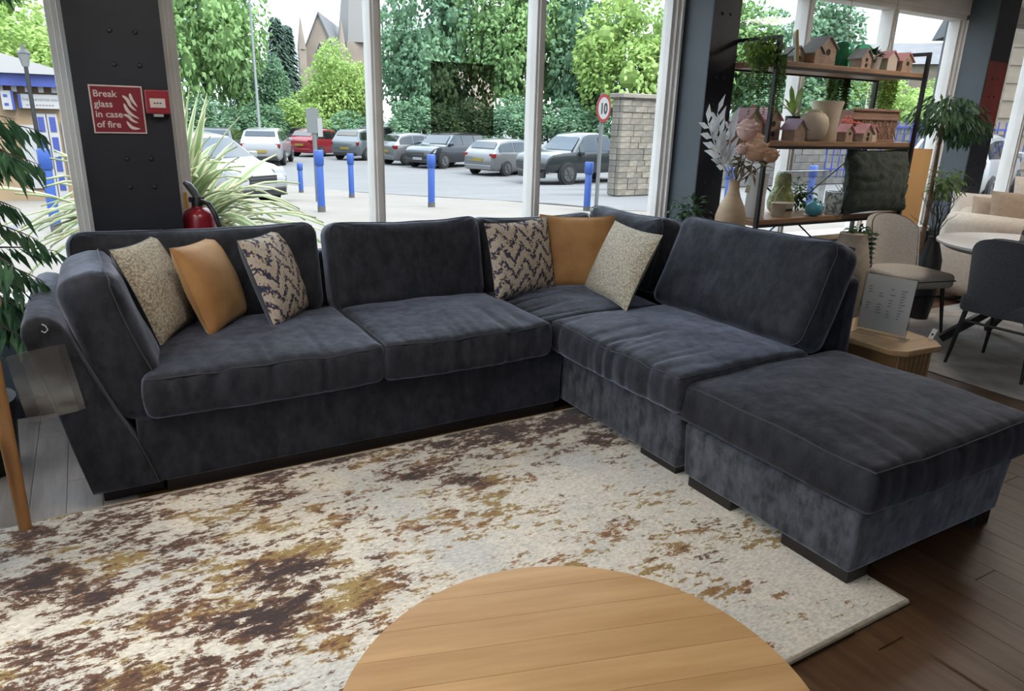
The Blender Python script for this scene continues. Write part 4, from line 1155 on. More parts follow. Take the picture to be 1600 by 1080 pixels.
# ------------------------------------------------------------------ dining set
tag(MB().box(4.55, 7.0, 1.2, 3.35, 0, .008).build('grey_rug', mat('grey_marbled_rug', (.34, .32, .30), .9, col2=(.20, .19, .18), scale=5, detail=8), bevel=.003), 'grey marbled rug under the white dining table', 'rug')
dt = thing('dining_table', 'white round dining table with dark angled legs', 'dining table', (5.62, 2.42, .0085))
M_WTOP = mat('white_table_top', (.66, .65, .64), .28, col2=(.60, .59, .58), scale=3)
MB().lathe([(.585, .715), (.60, .722), (.60, .737), (.592, .742)], n=56).build('top', M_WTOP, dt, smooth=True)
MB().lathe([(.54, .69), (.56, .705), (.56, .715)], n=56).build('under_rim', mat('taupe_rim', (.34, .30, .26), .5), dt, smooth=True)
for k in range(4):
    a = PI / 4 + PI / 2 * k
    MB().bar((.36 * math.cos(a), .36 * math.sin(a), .70), (.12 * math.cos(a), .12 * math.sin(a), .30), .16, .03).bar((.12 * math.cos(a), .12 * math.sin(a), .30), (.46 * math.cos(a), .46 * math.sin(a), .02), .05, .05).build('leg', M_BLACKMETAL, dt)
MB().box(-.15, .15, -.15, .15, .27, .33).build('hub', M_BLACKMETAL, dt)
mn = thing('book_stack', 'stack of grey catalogues standing on the white dining table', 'books', (5.60, 2.36, .752))
for k, c in enumerate(((.10, .10, .10), (.25, .23, .20), (.05, .05, .05), (.33, .31, .28), (.16, .15, .14))):
    MB().box(-.09 + .006 * k, .10 - .004 * k, -.13 + .005 * k, .12, .0 + k * .034, .033 + k * .034).build('catalogue', mat('catalogue%d' % k, c, .6), mn, bevel=.002)

def dining_chair(label, x, y, rz, m, piping, legm):
    """faces local -y"""
    c = thing('dining_chair', label, 'chair', (x, y, .0085), rz, 'dining chairs at the white table')
    def sf(px, py, pz, u, v, w_): return (px * (1 + .06 * -v), py, pz + .015 * (1 - u * u) * (1 - v * v) * (1 if w_ > 0 else 0) + .42)
    vs, fs = rbox(.50, .48, .11, .035, (12, 12, 3), sf); MB().add(vs, fs).build('seat', m, c, smooth=True, angle=0)
    # wrapped shell back
    N, K = 16, 9; rings = []
    for off in (0.0, .055):
        for i in range(N + 1):
            a = -1.05 + 2.1 * i / N
            for k in range(K + 1):
                t_ = k / K
                R_ = .29 - off * (1 - .15 * t_)
                top = .86 - .10 * abs(a / 1.05) ** 2.5
                z = .37 + (top - .37) * t_
                yy = R_ * math.cos(a) - .045 + .07 * t_; xx = R_ * 1.02 * math.sin(a)
                rings.append((xx, yy, z))
    fs = []; B = (N + 1) * (K + 1)
    for i in range(N):
        for k in range(K):
            a = i * (K + 1) + k
            fs.append((a, a + K + 1, a + K + 2, a + 1)); fs.append((B + a, B + a + 1, B + a + K + 2, B + a + K + 1))
        a = i * (K + 1) + K; fs.append((a, a + K + 1, B + a + K + 1, B + a)); a = i * (K + 1); fs.append((a, B + a, B + a + K + 1, a + K + 1))
    for i in (0, N):
        for k in range(K):
            a = i * (K + 1) + k; f = (a, a + 1, B + a + 1, B + a); fs.append(f if i == 0 else tuple(reversed(f)))
    o = MB().add(rings, fs).build('backrest', m, c, smooth=True, angle=50, recalc=True)
    for off in (.02,):
        pts = [rings[B + i * (K + 1) + K] for i in range(N + 1)]
        pts = [rings[B + k] for k in range(K)] + pts + [rings[B + N * (K + 1) + k] for k in range(K - 1, -1, -1)]
        MB().tube([(p[0] * 1.01, p[1] + .004, p[2] + .001) for p in pts], .0045, 6).build('piping', piping, o, smooth=True)
    MB().tube([(-.25, .22, .425), (-.26, -.24, .425), (.26, -.24, .425), (.25, .22, .425)], .004, 6).build('piping', piping, o, smooth=True)
    for sx in (-1, 1):
        for sy in (-1, 1):
            MB().tube([(sx * .20, sy * .19, .38), (sx * .235, sy * .235, 0)], [.016, .010], 10).build('leg', legm, c, smooth=True)
    for sy in (-.195, .2): MB().tube([(-.21, sy, .30), (.21, sy, .30)], .009, 8).build('stretcher', legm, c)
    return c
M_GREIGE = mat('greige_fabric', (.48, .44, .395), .9, col2=(.41, .375, .335), scale=60, bump=.35, bscale=220)
M_CHARF = mat('charcoal_fabric', (.038, .040, .044), .9, col2=(.060, .062, .068), scale=90, bump=.4, bscale=220, sheen=.3, sheen_col=(.6, .65, .7))
M_DPIPE = mat('dark_piping', (.03, .03, .032), .7)
dining_chair('greige upholstered dining chair with dark piping at the white table', 5.26, 3.10, math.radians(-14), M_GREIGE, M_DPIPE, M_BLACKMETAL)
dining_chair('charcoal upholstered dining chair with its back to the photographer', 5.06, 2.20, math.radians(90), M_CHARF, M_CHARF, M_BLACKMETAL)

# cream planter with trailing ivy
pt = thing('floor_planter', 'tall cream stoneware planter with trailing ivy behind the sofa', 'planter', (4.86, 3.29, 0))
MB().lathe([(.10, 0), (.105, .02), (.155, .45), (.13, .60), (.095, .74), (.098, .75)], n=30).build('vessel', mat('sandy_stoneware', (.45, .385, .31), .75, col2=(.37, .31, .25), scale=16, bump=.2, bscale=50), pt, smooth=True)
q = MB(); rn = random.Random(61); leaf_cloud(q, (.05, 0, .77), (.10, .07, .05), 70, .05, .03, 62, .2, .1)
for k in range(9): strand(q, (.10 + rn.uniform(-.02, .03), rn.uniform(-.10, .02), .76), rn.uniform(.2, .4), rn, .04, .03, .03, .035)
q.build('ivy', M_LEAFD, pt)

# floor lamp with tall paper shade
lp = thing('floor_lamp', 'tall rectangular amber floor lamp behind the end of the shelves', 'floor lamp', (5.88, 3.62, 0))
M_SHADE = mat('amber_paper_shade', (.62, .36, .15), .8, col2=(.56, .32, .12), scale=2, stretch=(1, 1, .2))
MB().box(-.14, .14, -.12, -.117, .42, 1.345).box(-.14, .14, .117, .12, .42, 1.345).box(-.14, -.137, -.117, .117, .42, 1.345).box(.137, .14, -.117, .117, .42, 1.345).build('shade', M_SHADE, lp)
MB().box(-.13, .13, -.11, .11, 0, .03).tube([(0, 0, .03), (0, 0, .6)], .012, 8).build('base', M_BLACKMETAL, lp)
MB().ball((0, 0, .64), .045).build('bulb', mat('warm_bulb', (1, .8, .5), .5, emit=(1, .62, .25), estr=25), lp, smooth=True)

# ficus by the third pillar
fi = thing('ficus_tree', 'bushy ficus tree in a basket beside the third pillar', 'potted tree', (6.22, 3.55, 0))
MB().lathe([(.13, 0), (.16, .28), (.162, .29)], n=22).build('pot', M_WICK, fi, smooth=True)
MB().tube([(0, 0, .25), (.01, .01, .8), (-.03, 0, 1.2), (-.05, 0, 1.55)], [.022, .019, .016, .01], 8).tube([(.01, .01, .8), (.05, 0, 1.0), (.10, 0, 1.15)], [.014, .01, .006], 7).build('trunk', M_BARK, fi, smooth=True)
q = MB(); leaf_cloud(q, (-.03, 0, 1.62), (.36, .26, .17), 520, .085, .026, 71, .7, .45); leaf_cloud(q, (.22, -.02, 1.52), (.30, .2, .14), 260, .085, .026, 72, .9, .45)
q.build('crown', M_LEAFD, fi)
q = MB(); leaf_cloud(q, (.12, -.03, 1.07), (.20, .16, .15), 240, .075, .026, 73, .4, .2); q.build('lower_foliage', M_LEAFM, fi)
# bare black twigs in a vase
tw = thing('twig_vase', 'bare black twigs in a floor vase behind the white table', 'twigs', (5.80, 3.22, .0))
MB().lathe([(.07, 0), (.10, .2), (.09, .5), (.04, .66), (.045, .68)], n=22).build('vessel', M_BLACKPOT, tw, smooth=True)
rn = random.Random(19)
def twig(mb, p, d, L_, r, lev):
    p = Vector(p); pts = [p]; dd = Vector(d).normalized()
    for k in range(4):
        dd = (dd + Vector((rn.uniform(-.28, .28), rn.uniform(-.28, .28), rn.uniform(-.05, .2)))).normalized()
        pts.append(pts[-1] + dd * L_ / 4)
    mb.tube(pts, [r, r * .9, r * .75, r * .6, r * .4], 5)
    if lev:
        for k in (1, 2, 3, 4):
            twig(mb, pts[k], dd + Vector((rn.uniform(-1, 1), rn.uniform(-.8, .8), rn.uniform(-.1, .6))), L_ * .55, r * .6, lev - 1)
for k in range(4):
    q = MB(); a = rn.uniform(0, 2 * PI)
    twig(q, (0, 0, .64), (.5 * math.cos(a), .4 * math.sin(a), 1), .30, .006, 2)
    q.build('twig', M_BLACKMETAL, tw)

# beige sofa behind the dining set
bs = thing('beige_sofa', 'beige fabric sofa with rolled arm beyond the dining table', 'sofa', (6.62, 2.1, 0))
M_BEIGE = mat('beige_chenille', (.50, .42, .34), .9, col2=(.57, .485, .40), scale=30, bump=.3, bscale=160)
soft_block('arm', 0, .26, 0, 1.58, .06, .80, .11, bs, M_BEIGE, (5, 14, 8))
soft_block('base', .26, 2.1, 0, 1.55, .06, .36, .03, bs, M_BEIGE)
soft_block('back_frame', .26, 2.1, 1.34, 1.58, .36, .84, .08, bs, M_BEIGE)
soft_block('seat_cushion', .28, 1.1, .05, 1.33, .362, .52, .05, bs, M_BEIGE)
soft_block('seat_cushion', 1.12, 2.05, .05, 1.33, .362, .52, .05, bs, M_BEIGE)
def bcush(label, x, y, z, s_, rz, lean_, thick=.16, m=None):
    r = thing('sofa_cushion', label, 'cushion', (x, y, z), rz, 'cushions on the beige sofa')
    vs, fs = pillow(s_, s_, thick, x, 16, .05)
    MB().add(vs, fs, T(0, 0, s_ / 2 * math.cos(lean_)) @ R3(PI / 2 - lean_, 0, 0)).build('cover', m or M_BEIGE, r, smooth=True, angle=0)
    ring = [vs[i] for i in range(17)]
    MB().tube([T(0, 0, s_ / 2 * math.cos(lean_)) @ R3(PI / 2 - lean_, 0, 0) @ Vector(p) for p in ring], .004, 5).build('seam', M_BEIGE, r)
    return r
M_TAUPE = mat('taupe_cushion', (.34, .25, .175), .85, col2=(.29, .21, .15), scale=24, bump=.2, bscale=120)
bcush('big beige back cushion at the right of the beige sofa', 7.15, 3.02, .53, .62, math.radians(-55), .25, .2)
bcush('beige back cushion cut by the photo edge on the beige sofa', 7.45, 2.72, .60, .62, math.radians(-60), .2, .2)
bcush('taupe cushion standing in the middle of the beige sofa arm end', 6.98, 3.18, .53, .48, math.radians(-50), .2, .18, M_TAUPE)
bcush('low taupe cushion beside the pale one on the beige sofa', 6.98, 3.36, .53, .42, math.radians(-55), .25, .17, M_TAUPE)
bcush('pale cream cushion at the window end of the beige sofa', 7.02, 3.56, .53, .44, math.radians(-60), .25, .18, mat('cream_cushion', (.55, .47, .39), .9, bump=.3, bscale=120))

# ------------------------------------------------------------------ left edge: faux tree and oak table leg
ft = thing('bamboo_tree', 'tall leafy artificial tree in black pot at the left window', 'potted tree', (-.60, 3.50, 0))
MB().lathe([(.17, 0), (.20, .30), (.203, .31)], n=24).build('pot', M_BLACKPOT, ft, smooth=True)
M_TREELEAF = leaf_mat('glossy_artificial_leaf', (.018, .065, .030), (.055, .135, .055), 7, .25, rough=.4)
stems = MB(); q = MB(); rn = random.Random(91)
for k in range(3):
    a = 2 * PI * k / 3
    stems.tube([(.04 * math.cos(a), .04 * math.sin(a), .25), (.06 * math.cos(a), .06 * math.sin(a), 1.2), (.10 * math.cos(a), .10 * math.sin(a), 2.25)], [.016, .013, .008], 7)
def branch(p, d, L_, n, lf=.115, wd=.028, droop=.55):
    p = Vector(p); d = Vector(d).normalized(); pts = [p]
    for i in range(6):
        d = (d + Vector((0, 0, -droop * .16))).normalized(); pts.append(pts[-1] + d * L_ / 6)
    stems.tube(pts, [.005, .0045, .004, .0035, .003, .0025, .001], 5)
    for i in range(n):
        t_ = .2 + .8 * i / n; f = t_ * 6; k = min(5, int(f)); b = pts[k].lerp(pts[k + 1], f - k)
        s_ = 1 if i % 2 else -1
        sd_ = d.cross(Vector((0, 0, 1))).normalized()
        leaf_quads(q, b, d * .55 + sd_ * s_ * rn.uniform(.3, .8) + Vector((rn.uniform(-.2, .2), rn.uniform(-.2, .2), -rn.uniform(.35, 1.0))), Vector((rn.uniform(-.3, .3), rn.uniform(-.3, .3), 1)), lf * rn.uniform(.75, 1.2), wd * rn.uniform(.8, 1.2), .12)
for (z, n, rl) in ((2.18, 14, .52), (2.05, 12, .50), (1.42, 12, .44), (1.30, 14, .46), (1.18, 12, .40), (1.08, 14, .46), (.98, 10, .42), (.78, 9, .34), (.66, 9, .36), (.58, 8, .34)):
    for k in range(n):
        a = rn.uniform(-PI, PI)
        if z > 1.9 and rn.random() < .3: continue
        branch((.05 * math.cos(a), .05 * math.sin(a), z + rn.uniform(-.06, .06)), (math.cos(a), math.sin(a), rn.uniform(-.1, .35)), rl * rn.uniform(.75, 1.05) * (1 - .35 * max(0, math.sin(a))), 22)
stems.build('stems', M_BARK, ft, smooth=True); q.build('foliage', M_TREELEAF, ft)

ot = thing('oak_console', 'oak table leg with round section at the left edge of the photo', 'table', (-.62, 2.70, 0))
for (x, y) in ((.245, .15), (-.35, .15), (-.30, -.28)):
    MB().tube([(x, y, .0), (x, y, .84)], [.021, .030], 16).build('leg', mat('honey_oak', (.30, .135, .042), .4, col2=(.36, .175, .06), scale=4, stretch=(12, 12, 1)), ot, smooth=True)
MB().box(-.42, .30, -.32, .22, .84, .875).build('top', MATS['honey_oak'], ot, bevel=.006)
MB().box(-.36, .15, -.26, .14, .30, .43).build('storage_shelf', mat('brown_box', (.12, .055, .028), .6), ot, bevel=.006)
# ================================================================== outside
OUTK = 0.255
GY = [(4.2, -.05), (12, -.12), (22, -.78), (60, -.95), (260, -1.2)]
def gz(y):
    if y <= GY[0][0]: return GY[0][1]
    for (a, za), (b, zb) in zip(GY, GY[1:]):
        if y <= b: return za + (zb - za) * (y - a) / (b - a)
    return GY[-1][1]
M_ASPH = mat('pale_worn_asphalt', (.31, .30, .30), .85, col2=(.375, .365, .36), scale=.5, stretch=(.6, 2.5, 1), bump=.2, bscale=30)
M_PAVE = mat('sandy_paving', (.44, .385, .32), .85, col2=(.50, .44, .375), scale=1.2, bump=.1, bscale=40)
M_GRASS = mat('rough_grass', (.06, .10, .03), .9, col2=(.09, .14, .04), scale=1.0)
ys = [4.26] + [a for a, _ in GY[1:]]
def strip(poly_fn, name, m, dz=0.0, kind='structure'):
    q = MB(); vs = []; fs = []
    for y in ys:
        xa, xb = poly_fn(y); vs += [(xa, y, gz(y) + dz), (xb, y, gz(y) + dz)]
    for i in range(len(ys) - 1): fs.append((2 * i, 2 * i + 1, 2 * i + 3, 2 * i + 2))
    return tag(q.add(vs, fs).build(name, m), kind=kind)
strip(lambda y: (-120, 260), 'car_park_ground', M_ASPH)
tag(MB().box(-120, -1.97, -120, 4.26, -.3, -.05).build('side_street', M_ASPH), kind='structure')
# footway: real slabs in the area seen past the sofa, plain paving beyond
def kerb_y(x):           # the footway is wider on the left
    pts = [(-6, 30), (5.67, 24.6), (6.8, 16.0), (8.07, 10.6), (9.5, 9.6), (30, 8.4)]
    for (a, ya), (b, yb) in zip(pts, pts[1:]):
        if x <= b: return ya + (yb - ya) * max(0, x - a) / (b - a)
    return 8.4
pv = MB(); N = 80
for i in range(N):
    xa, xb = -12 + 42 * i / N, -12 + 42 * (i + 1) / N
    for j in range(8):
        fa, fb = j / 8, (j + 1) / 8
        P_ = []
        for (x, f) in ((xa, fa), (xb, fa), (xb, fb), (xa, fb)):
            y = 4.26 + (kerb_y(x) - 4.26) * f; P_.append((x, y, gz(y) + .03))
        pv.add(P_, [(0, 1, 2, 3)])
foot = tag(pv.build('footway', M_PAVE), kind='structure')
slab_me = MB().box(.004, .596, .004, .396, 0, .018).mesh('paving_slab', M_PAVE)
cnt = 0
rn = random.Random(5)
for j in range(0, 14):
    for i in range(-5, 16):
        x = i * .6 + (j % 2) * .3 - .3; y = 4.30 + j * .4
        if y + .4 > kerb_y(x) - .1: continue
        o = inst('paving_slab', slab_me, foot, T(x, y, gz(y) + .018 + rn.uniform(0, .003))); cnt += 1
q = MB()
for i in range(60):
    xa, xb = -6 + 36 * i / 60, -6 + 36 * (i + 1) / 60
    ya, yb = kerb_y(xa), kerb_y(xb)
    q.hexa([(xa, ya, gz(ya) - .02), (xb, yb, gz(yb) - .02), (xb, yb + .14, gz(yb) - .02), (xa, ya + .14, gz(ya) - .02),
            (xa, ya, gz(ya) + .04), (xb, yb, gz(yb) + .04), (xb, yb + .14, gz(yb) + .04), (xa, ya + .14, gz(ya) + .04)])
tag(q.build('kerb', mat('kerb_stone', (.42, .39, .35), .85)), kind='structure')

# bollards
M_BLUE = mat('blue_bollard_paint', (.05, .19, .80), .45)
M_BBASE = mat('grey_bollard_foot', (.22, .21, .19), .8)
b0 = thing('bollard')
MB().lathe([(.062, .09), (.062, .985), (.055, 1.0)], n=18).build('blue_sleeve', M_BLUE, b0, smooth=True)
MB().lathe([(.075, .76), (.078, .765), (.078, .985), (.070, 1.0)], n=18).build('blue_cap', M_BLUE, b0, smooth=True)
MB().lathe([(.066, -.1), (.066, .09)], n=18).build('concrete_foot', M_BBASE, b0, smooth=True)
for k, (x, y, s_, lb) in enumerate(((3.32, 12.11, 1.0, 'tall blue bollard before the grey post'), (5.24, 16.47, 1.0, 'blue bollard in front of the grey crossover car'),
        (5.34, 12.11, .93, 'blue bollard in front of the dark family car'), (7.74, 10.6, .86, 'blue bollard beside the speed limit sign'),
        (5.0, 20.2, .8, 'short blue bollard half hidden behind the striped plant'), (-.47, 11.0, 1.05, 'blue bollard seen through the artificial tree leaves'),
        (9.58, 9.0, .85, 'blue bollard seen left of the flower vase'), (11.75, 9.0, .86, 'blue bollard seen through the lower shelf'),
        (1.25, 11.6, .85, 'blue bollard behind the striped plant'))):
    b = b0 if k == 0 else copy_tree(b0)
    b.location = (x, y, gz(y) + .03); b.scale = (1 if y > 10 else .95, 1, s_)
    tag(b, lb, 'bollard', 'blue bollards along the footway')
# posts and signs
M_GALV = mat('galvanised_post', (.40, .43, .43), .5, metal=.3)
p_ = thing('sign_post', 'slim grey post with small plates behind the bollard', 'post', (4.10, 15.2, gz(15.2)))
MB().lathe([(.045, 0), (.045, 1.92)], n=14).build('pole', M_GALV, p_, smooth=True)
MB().box(-.16, .10, -.055, -.045, 1.42, 1.9).build('back_plate', mat('grey_plate', (.34, .37, .36), .6), p_)
MB().box(.06, .16, -.06, -.055, 1.35, 1.72).build('white_plate', mat('white_sign_face', (.75, .75, .73), .5), p_)
sp_ = thing('speed_sign', 'round 10 speed limit sign on a slim grey pole', 'sign', (7.80, 10.40, gz(10.4)))
MB().lathe([(.035, 0), (.035, 2.05)], n=14).build('pole', M_GALV, sp_, smooth=True)
sg = T(-.01, -.05, 1.80) @ R3(0, 0, math.radians(-4))
disc = lambda r_, a, b: MB().lathe([(r_, a), (r_, b)], n=36, M=sg @ Matrix.Diagonal((.62, 1, 1, 1)) @ R3(PI / 2, 0, 0))
disc(.235, 0, .006).build('red_ring', mat('road_sign_red', (.55, .03, .04), .4), sp_)
disc(.180, .006, .009).build('white_face', MATS['white_sign_face'], sp_)
text_mesh('numerals', '10', .24, M_BLACKMETAL, sp_, sg @ Matrix.Diagonal((.62, 1, 1, 1)) @ T(0, -.011, -.085) @ R3(PI / 2, 0, 0), .001, .008, 'CENTER')
ll = thing('lamp_post', 'tall pale lamp post rising among the trees', 'lamp post', (8.95, 45, gz(45)))
MB().lathe([(.13, 0), (.12, 1.2), (.085, 1.3), (.06, 8.6)], n=12).build('column', mat('pale_lamp_grey', (.55, .60, .60), .5), ll, smooth=True)
MB().tube([(0, 0, 8.5), (0, -.2, 8.75), (0, -.9, 8.85)], .05, 8).box(-.12, .12, -1.4, -.8, 8.8, 8.9).build('lantern_arm', MATS['pale_lamp_grey'], ll, smooth=True)
tag(MB().lathe([(.022, 0), (.022, .02)], n=10).build('drain_cover', M_BBASE), 'small round cover set into the footway', 'cover').location = (2.7, 9.5, gz(9.5) + .03)

# stone gate pier with separate blocks
pr = thing('stone_pier', 'tall stone block pier with flat coping beside the pickup', 'wall', (11.33, 13.55, gz(13.5)))
M_BLOCKS = [mat('sandstone_%d' % k, c, .9, col2=tuple(v * .72 for v in c), scale=6, bump=.5, bscale=22) for k, c in enumerate(((.66, .57, .45), (.57, .50, .40), (.74, .65, .52), (.50, .45, .37)))]
MB().box(-.56, .56, .02, .38, 0, 2.26).build('mortar_core', mat('mortar', (.24, .22, .18), .95), pr)
rn = random.Random(14)
z = 0.02; row = 0
bl_me = {}
while z < 2.2:
    h_ = .135; x = -.58
    while x < .56:
        w_ = min(rn.choice((.24, .30, .36)), .58 - x)
        if .58 - x - w_ < .1: w_ = .58 - x
        key = (round(w_, 2), rn.randrange(4))
        if key not in bl_me: bl_me[key] = MB().box(.006, w_ - .006, 0, .12, .005, h_ - .005).mesh('stone_block', M_BLOCKS[key[1]])
        inst('stone_block', bl_me[key], pr, T(x, rn.uniform(-.012, .012), z)); x += w_
    for y in (.12,):
        key = ('s', rn.randrange(4))
        if key not in bl_me: bl_me[key] = MB().box(0, .06, .006, .26, .005, h_ - .005).mesh('stone_block', M_BLOCKS[key[1]])
        inst('stone_block', bl_me[key], pr, T(-.585 + rn.uniform(-.01, .01), y, z))
    z += h_; row += 1
MB().box(-.64, .66, -.07, .45, 2.22, 2.32).build('coping', M_BLOCKS[2], pr, bevel=.015)

# ------------------------------------------------------------------ cars
M_CGLASS = mat('car_glass', (.02, .025, .03), .05, spec=.8)
M_TYRE = mat('tyre_rubber', (.015, .015, .016), .85)
M_RIM = mat('alloy_wheel', (.45, .46, .48), .35, metal=.7)
M_TRIM = mat('black_car_trim', (.018, .018, .02), .55)
M_HEAD = mat('headlamp_glass', (.6, .62, .64), .12)
M_TAIL = mat('tail_lamp_red', (.42, .015, .02), .2)
M_PLY = mat('yellow_number_plate', (.62, .45, .03), .5)
M_PLW = mat('white_number_plate', (.7, .7, .68), .5)
STY = {
 'hatch': [(0, .38, .80, .82, .80), (.012, .26, .90, .94, .90), (.05, .22, .95, 1.08, .96), (.13, .20, .95, 1.40, .99), (.26, .19, .93, 1.485, 1.0), (.45, .19, .91, 1.50, 1.0), (.60, .19, .91, 1.42, 1.0), (.765, .2, .92, .96, .99), (.87, .21, .86, .90, .97), (.95, .23, .76, .80, .90), (.988, .27, .66, .70, .80), (1.0, .32, .56, .60, .70)],
 'suv': [(0, .45, .95, .98, .82), (.012, .33, 1.02, 1.06, .92), (.04, .28, 1.06, 1.20, .97), (.10, .27, 1.06, 1.58, .99), (.26, .26, 1.04, 1.655, 1.0), (.45, .26, 1.02, 1.66, 1.0), (.60, .26, 1.02, 1.58, 1.0), (.745, .27, 1.04, 1.09, .99), (.86, .28, 1.0, 1.04, .97), (.95, .30, .92, .95, .91), (.988, .33, .80, .83, .84), (1.0, .40, .66, .70, .74)],
 'pickup': [(0, .55, 1.08, 1.10, .92), (.01, .48, 1.12, 1.14, .96), (.30, .42, 1.12, 1.14, 1.0), (.36, .40, 1.12, 1.16, 1.0), (.38, .40, 1.13, 1.74, 1.0), (.47, .40, 1.13, 1.82, 1.0), (.58, .40, 1.13, 1.80, 1.0), (.64, .40, 1.13, 1.72, 1.0), (.745, .42, 1.15, 1.20, .99), (.86, .43, 1.12, 1.16, .98), (.95, .45, 1.06, 1.10, .95), (.985, .50, .95, .98, .90), (1.0, .55, .80, .84, .84)],
}
def car(label, sty, L_, W_, H_, paint, xr, yr, hd, rear_vis=True, plate=None):
    """(xr, yr) ground point under the visible end; hd heading angle of the car's nose"""
    st_ = STY[sty]; H0 = {'hatch': 1.5, 'suv': 1.66, 'pickup': 1.82}[sty]; kz = H_ / H0
    dirv = Vector((math.cos(hd), math.sin(hd)))
    c = Vector((xr, yr)) + dirv * (L_ / 2 if rear_vis else -L_ / 2)
    r = thing('car', label, 'car', (c.x, c.y, gz(c.y)), hd, 'parked cars outside the window')
    hw = W_ / 2
    def sec(f):
        for a, b in zip(st_, st_[1:]):
            if f <= b[0]:
                t_ = (f - a[0]) / (b[0] - a[0]); return [a[i] + (b[i] - a[i]) * t_ for i in range(1, 5)]
        return list(st_[-1][1:])
    def roofw(zb, zt, wf): return hw * wf * (.965 - .36 * max(0, zt - zb))
    rings = []
    for (f, zl, zb, zt, wf) in st_:
        x = -L_ / 2 + L_ * f; wv = hw * wf; rw = roofw(zb, zt, wf)
        half = [(wv * .90, zl), (wv * .985, zl + .12), (wv, (zl + zb) / 2), (wv * .985, zb - .06), (wv * .965, zb), (rw, max(zb, zt - .05)), (rw * .82, zt)]
        ring = [(x, y, z * kz) for y, z in half] + [(x, -y, z * kz) for y, z in reversed(half)]
        rings.append(ring)
    n = len(rings[0]); vs = [p for g in rings for p in g]; fs = [tuple(range(n)), tuple(reversed(range((len(rings) - 1) * n, len(rings) * n)))]
    for i in range(len(rings) - 1):
        for j in range(n):
            a, b = i * n + j, i * n + (j + 1) % n; fs.append((a, b, b + n, a + n))
    MB().add(vs, fs).build('body', paint, r, smooth=True, angle=32, recalc=True)
    ends = {'hatch': (.09, .30, .315, .50, .515, .695), 'suv': (.07, .27, .285, .48, .495, .68), 'pickup': (.395, .50, .50, .515, .53, .70)}[sty]
    for k in range(0, 6, 2):
        fa, fb = ends[k], ends[k + 1]
        if sty == 'pickup' and k == 2: continue
        for s_ in (-1, 1):
            lo = []; up = []
            for i in range(7):
                f = fa + (fb - fa) * i / 6; zl, zb, zt, wf = sec(f); rw = roofw(zb, zt, wf); x = -L_ / 2 + L_ * f
                d = max(.02, zt - .05 - zb)
                for (fr, arr) in ((.10, lo), (.86, up)):
                    arr.append((x, s_ * (hw * wf * .965 + (rw - hw * wf * .965) * fr + .014), (zb + d * fr) * kz))
            m_ = len(lo)
            MB().add(lo + up, [(i, i + 1, i + 1 + m_, i + m_) for i in range(m_ - 1)]).build('side_window', M_CGLASS, r)
    # windscreen and rear window
    def screen(fa, fb, dx, nm, e=.84):
        A = []
        for f in (fa, (fa + fb) / 2, fb):
            zl, zb, zt, wf = sec(f); rw = roofw(zb, zt, wf); A += [(-L_ / 2 + L_ * f + dx, -rw * e, zt * kz + .014), (-L_ / 2 + L_ * f + dx, rw * e, zt * kz + .014)]
        MB().add(A, [(0, 1, 3, 2), (2, 3, 5, 4)]).build(nm, M_CGLASS, r)
    screen(.615 if sty != 'pickup' else .655, .75 if sty != 'suv' else .735, .015, 'windscreen')
    if sty == 'pickup':
        MB().box(-L_ * .46, -L_ * .16, -hw * .84, hw * .84, 1.10 * kz, 1.152 * kz).build('load_bed', M_TRIM, r)
    else: screen(.058, .122, -.02, 'rear_window')
    wr = {'hatch': .315, 'suv': .35, 'pickup': .40}[sty]
    for fx in (.185, .815):
        for s_ in (-1, 1):
            x = -L_ / 2 + L_ * fx
            MB().lathe([(wr * 1.15, 0), (wr * 1.15, .02)], n=22, M=T(x, s_ * hw * .985 - (.02 if s_ > 0 else 0), wr * 1.02) @ R3(-PI / 2, 0, 0)).build('wheel_arch', M_TRIM, r)
            wh = MB().lathe([(wr * .62, -.02), (wr * .94, -.01), (wr, .03), (wr, .15), (wr * .9, .2)], n=22, M=T(x, s_ * (hw + .02), wr) @ R3(s_ * PI / 2, 0, 0)).build('wheel', M_TYRE, r, smooth=True)
            q = MB()
            Mw = T(x, s_ * (hw + .046), wr) @ R3(s_ * PI / 2, 0, 0)
            q.lathe([(wr * .64, -.008), (wr * .64, .0), (wr * .56, .004)], n=20, M=Mw, cap1=False)
            for k in range(6):
                a = 2 * PI * k / 6; q.bar(Mw @ Vector((0, 0, -.006)), Mw @ Vector((wr * .6 * math.cos(a), wr * .6 * math.sin(a), -.006)), .05, .02)
            q.build('rim', M_RIM, wh)
    zb = .95 * kz if sty == 'hatch' else 1.02 * kz
    hl = L_ / 2
    zt_ = zb - .16
    for s_ in (-1, 1):
        MB().box(-hl - .006 + .012, -hl + .20, s_ * hw * .80 - .12, s_ * hw * .80 + .12, zt_ - .03, zt_ + .14, Matrix.Identity(4)).build('tail_lamp', M_TAIL, r, bevel=.02)
        MB().hexa([(hl * .925, s_ * hw * .70 - .17, zb - .28), (hl * .985, s_ * hw * .62 - .14, zb - .30), (hl * .985, s_ * hw * .62 + .14, zb - .30), (hl * .90, s_ * hw * .80 + .13, zb - .28),
                   (hl * .89, s_ * hw * .70 - .17, zb - .13), (hl * .95, s_ * hw * .62 - .14, zb - .17), (hl * .95, s_ * hw * .62 + .14, zb - .17), (hl * .85, s_ * hw * .80 + .13, zb - .12)]).build('headlamp', M_HEAD, r, recalc=True)
        MB().box(hl * .36, hl * .43, s_ * (hw + .02) - .09, s_ * (hw + .02) + .09, zb + .02, zb + .16).build('mirror', paint if sty != 'pickup' else M_TRIM, r, bevel=.03)
    MB().box(-hl - .02, -hl + .12, -hw * .78, hw * .78, .26 * kz, .46 * kz).build('rear_bumper', M_TRIM if sty != 'hatch' else paint, r, bevel=.03)
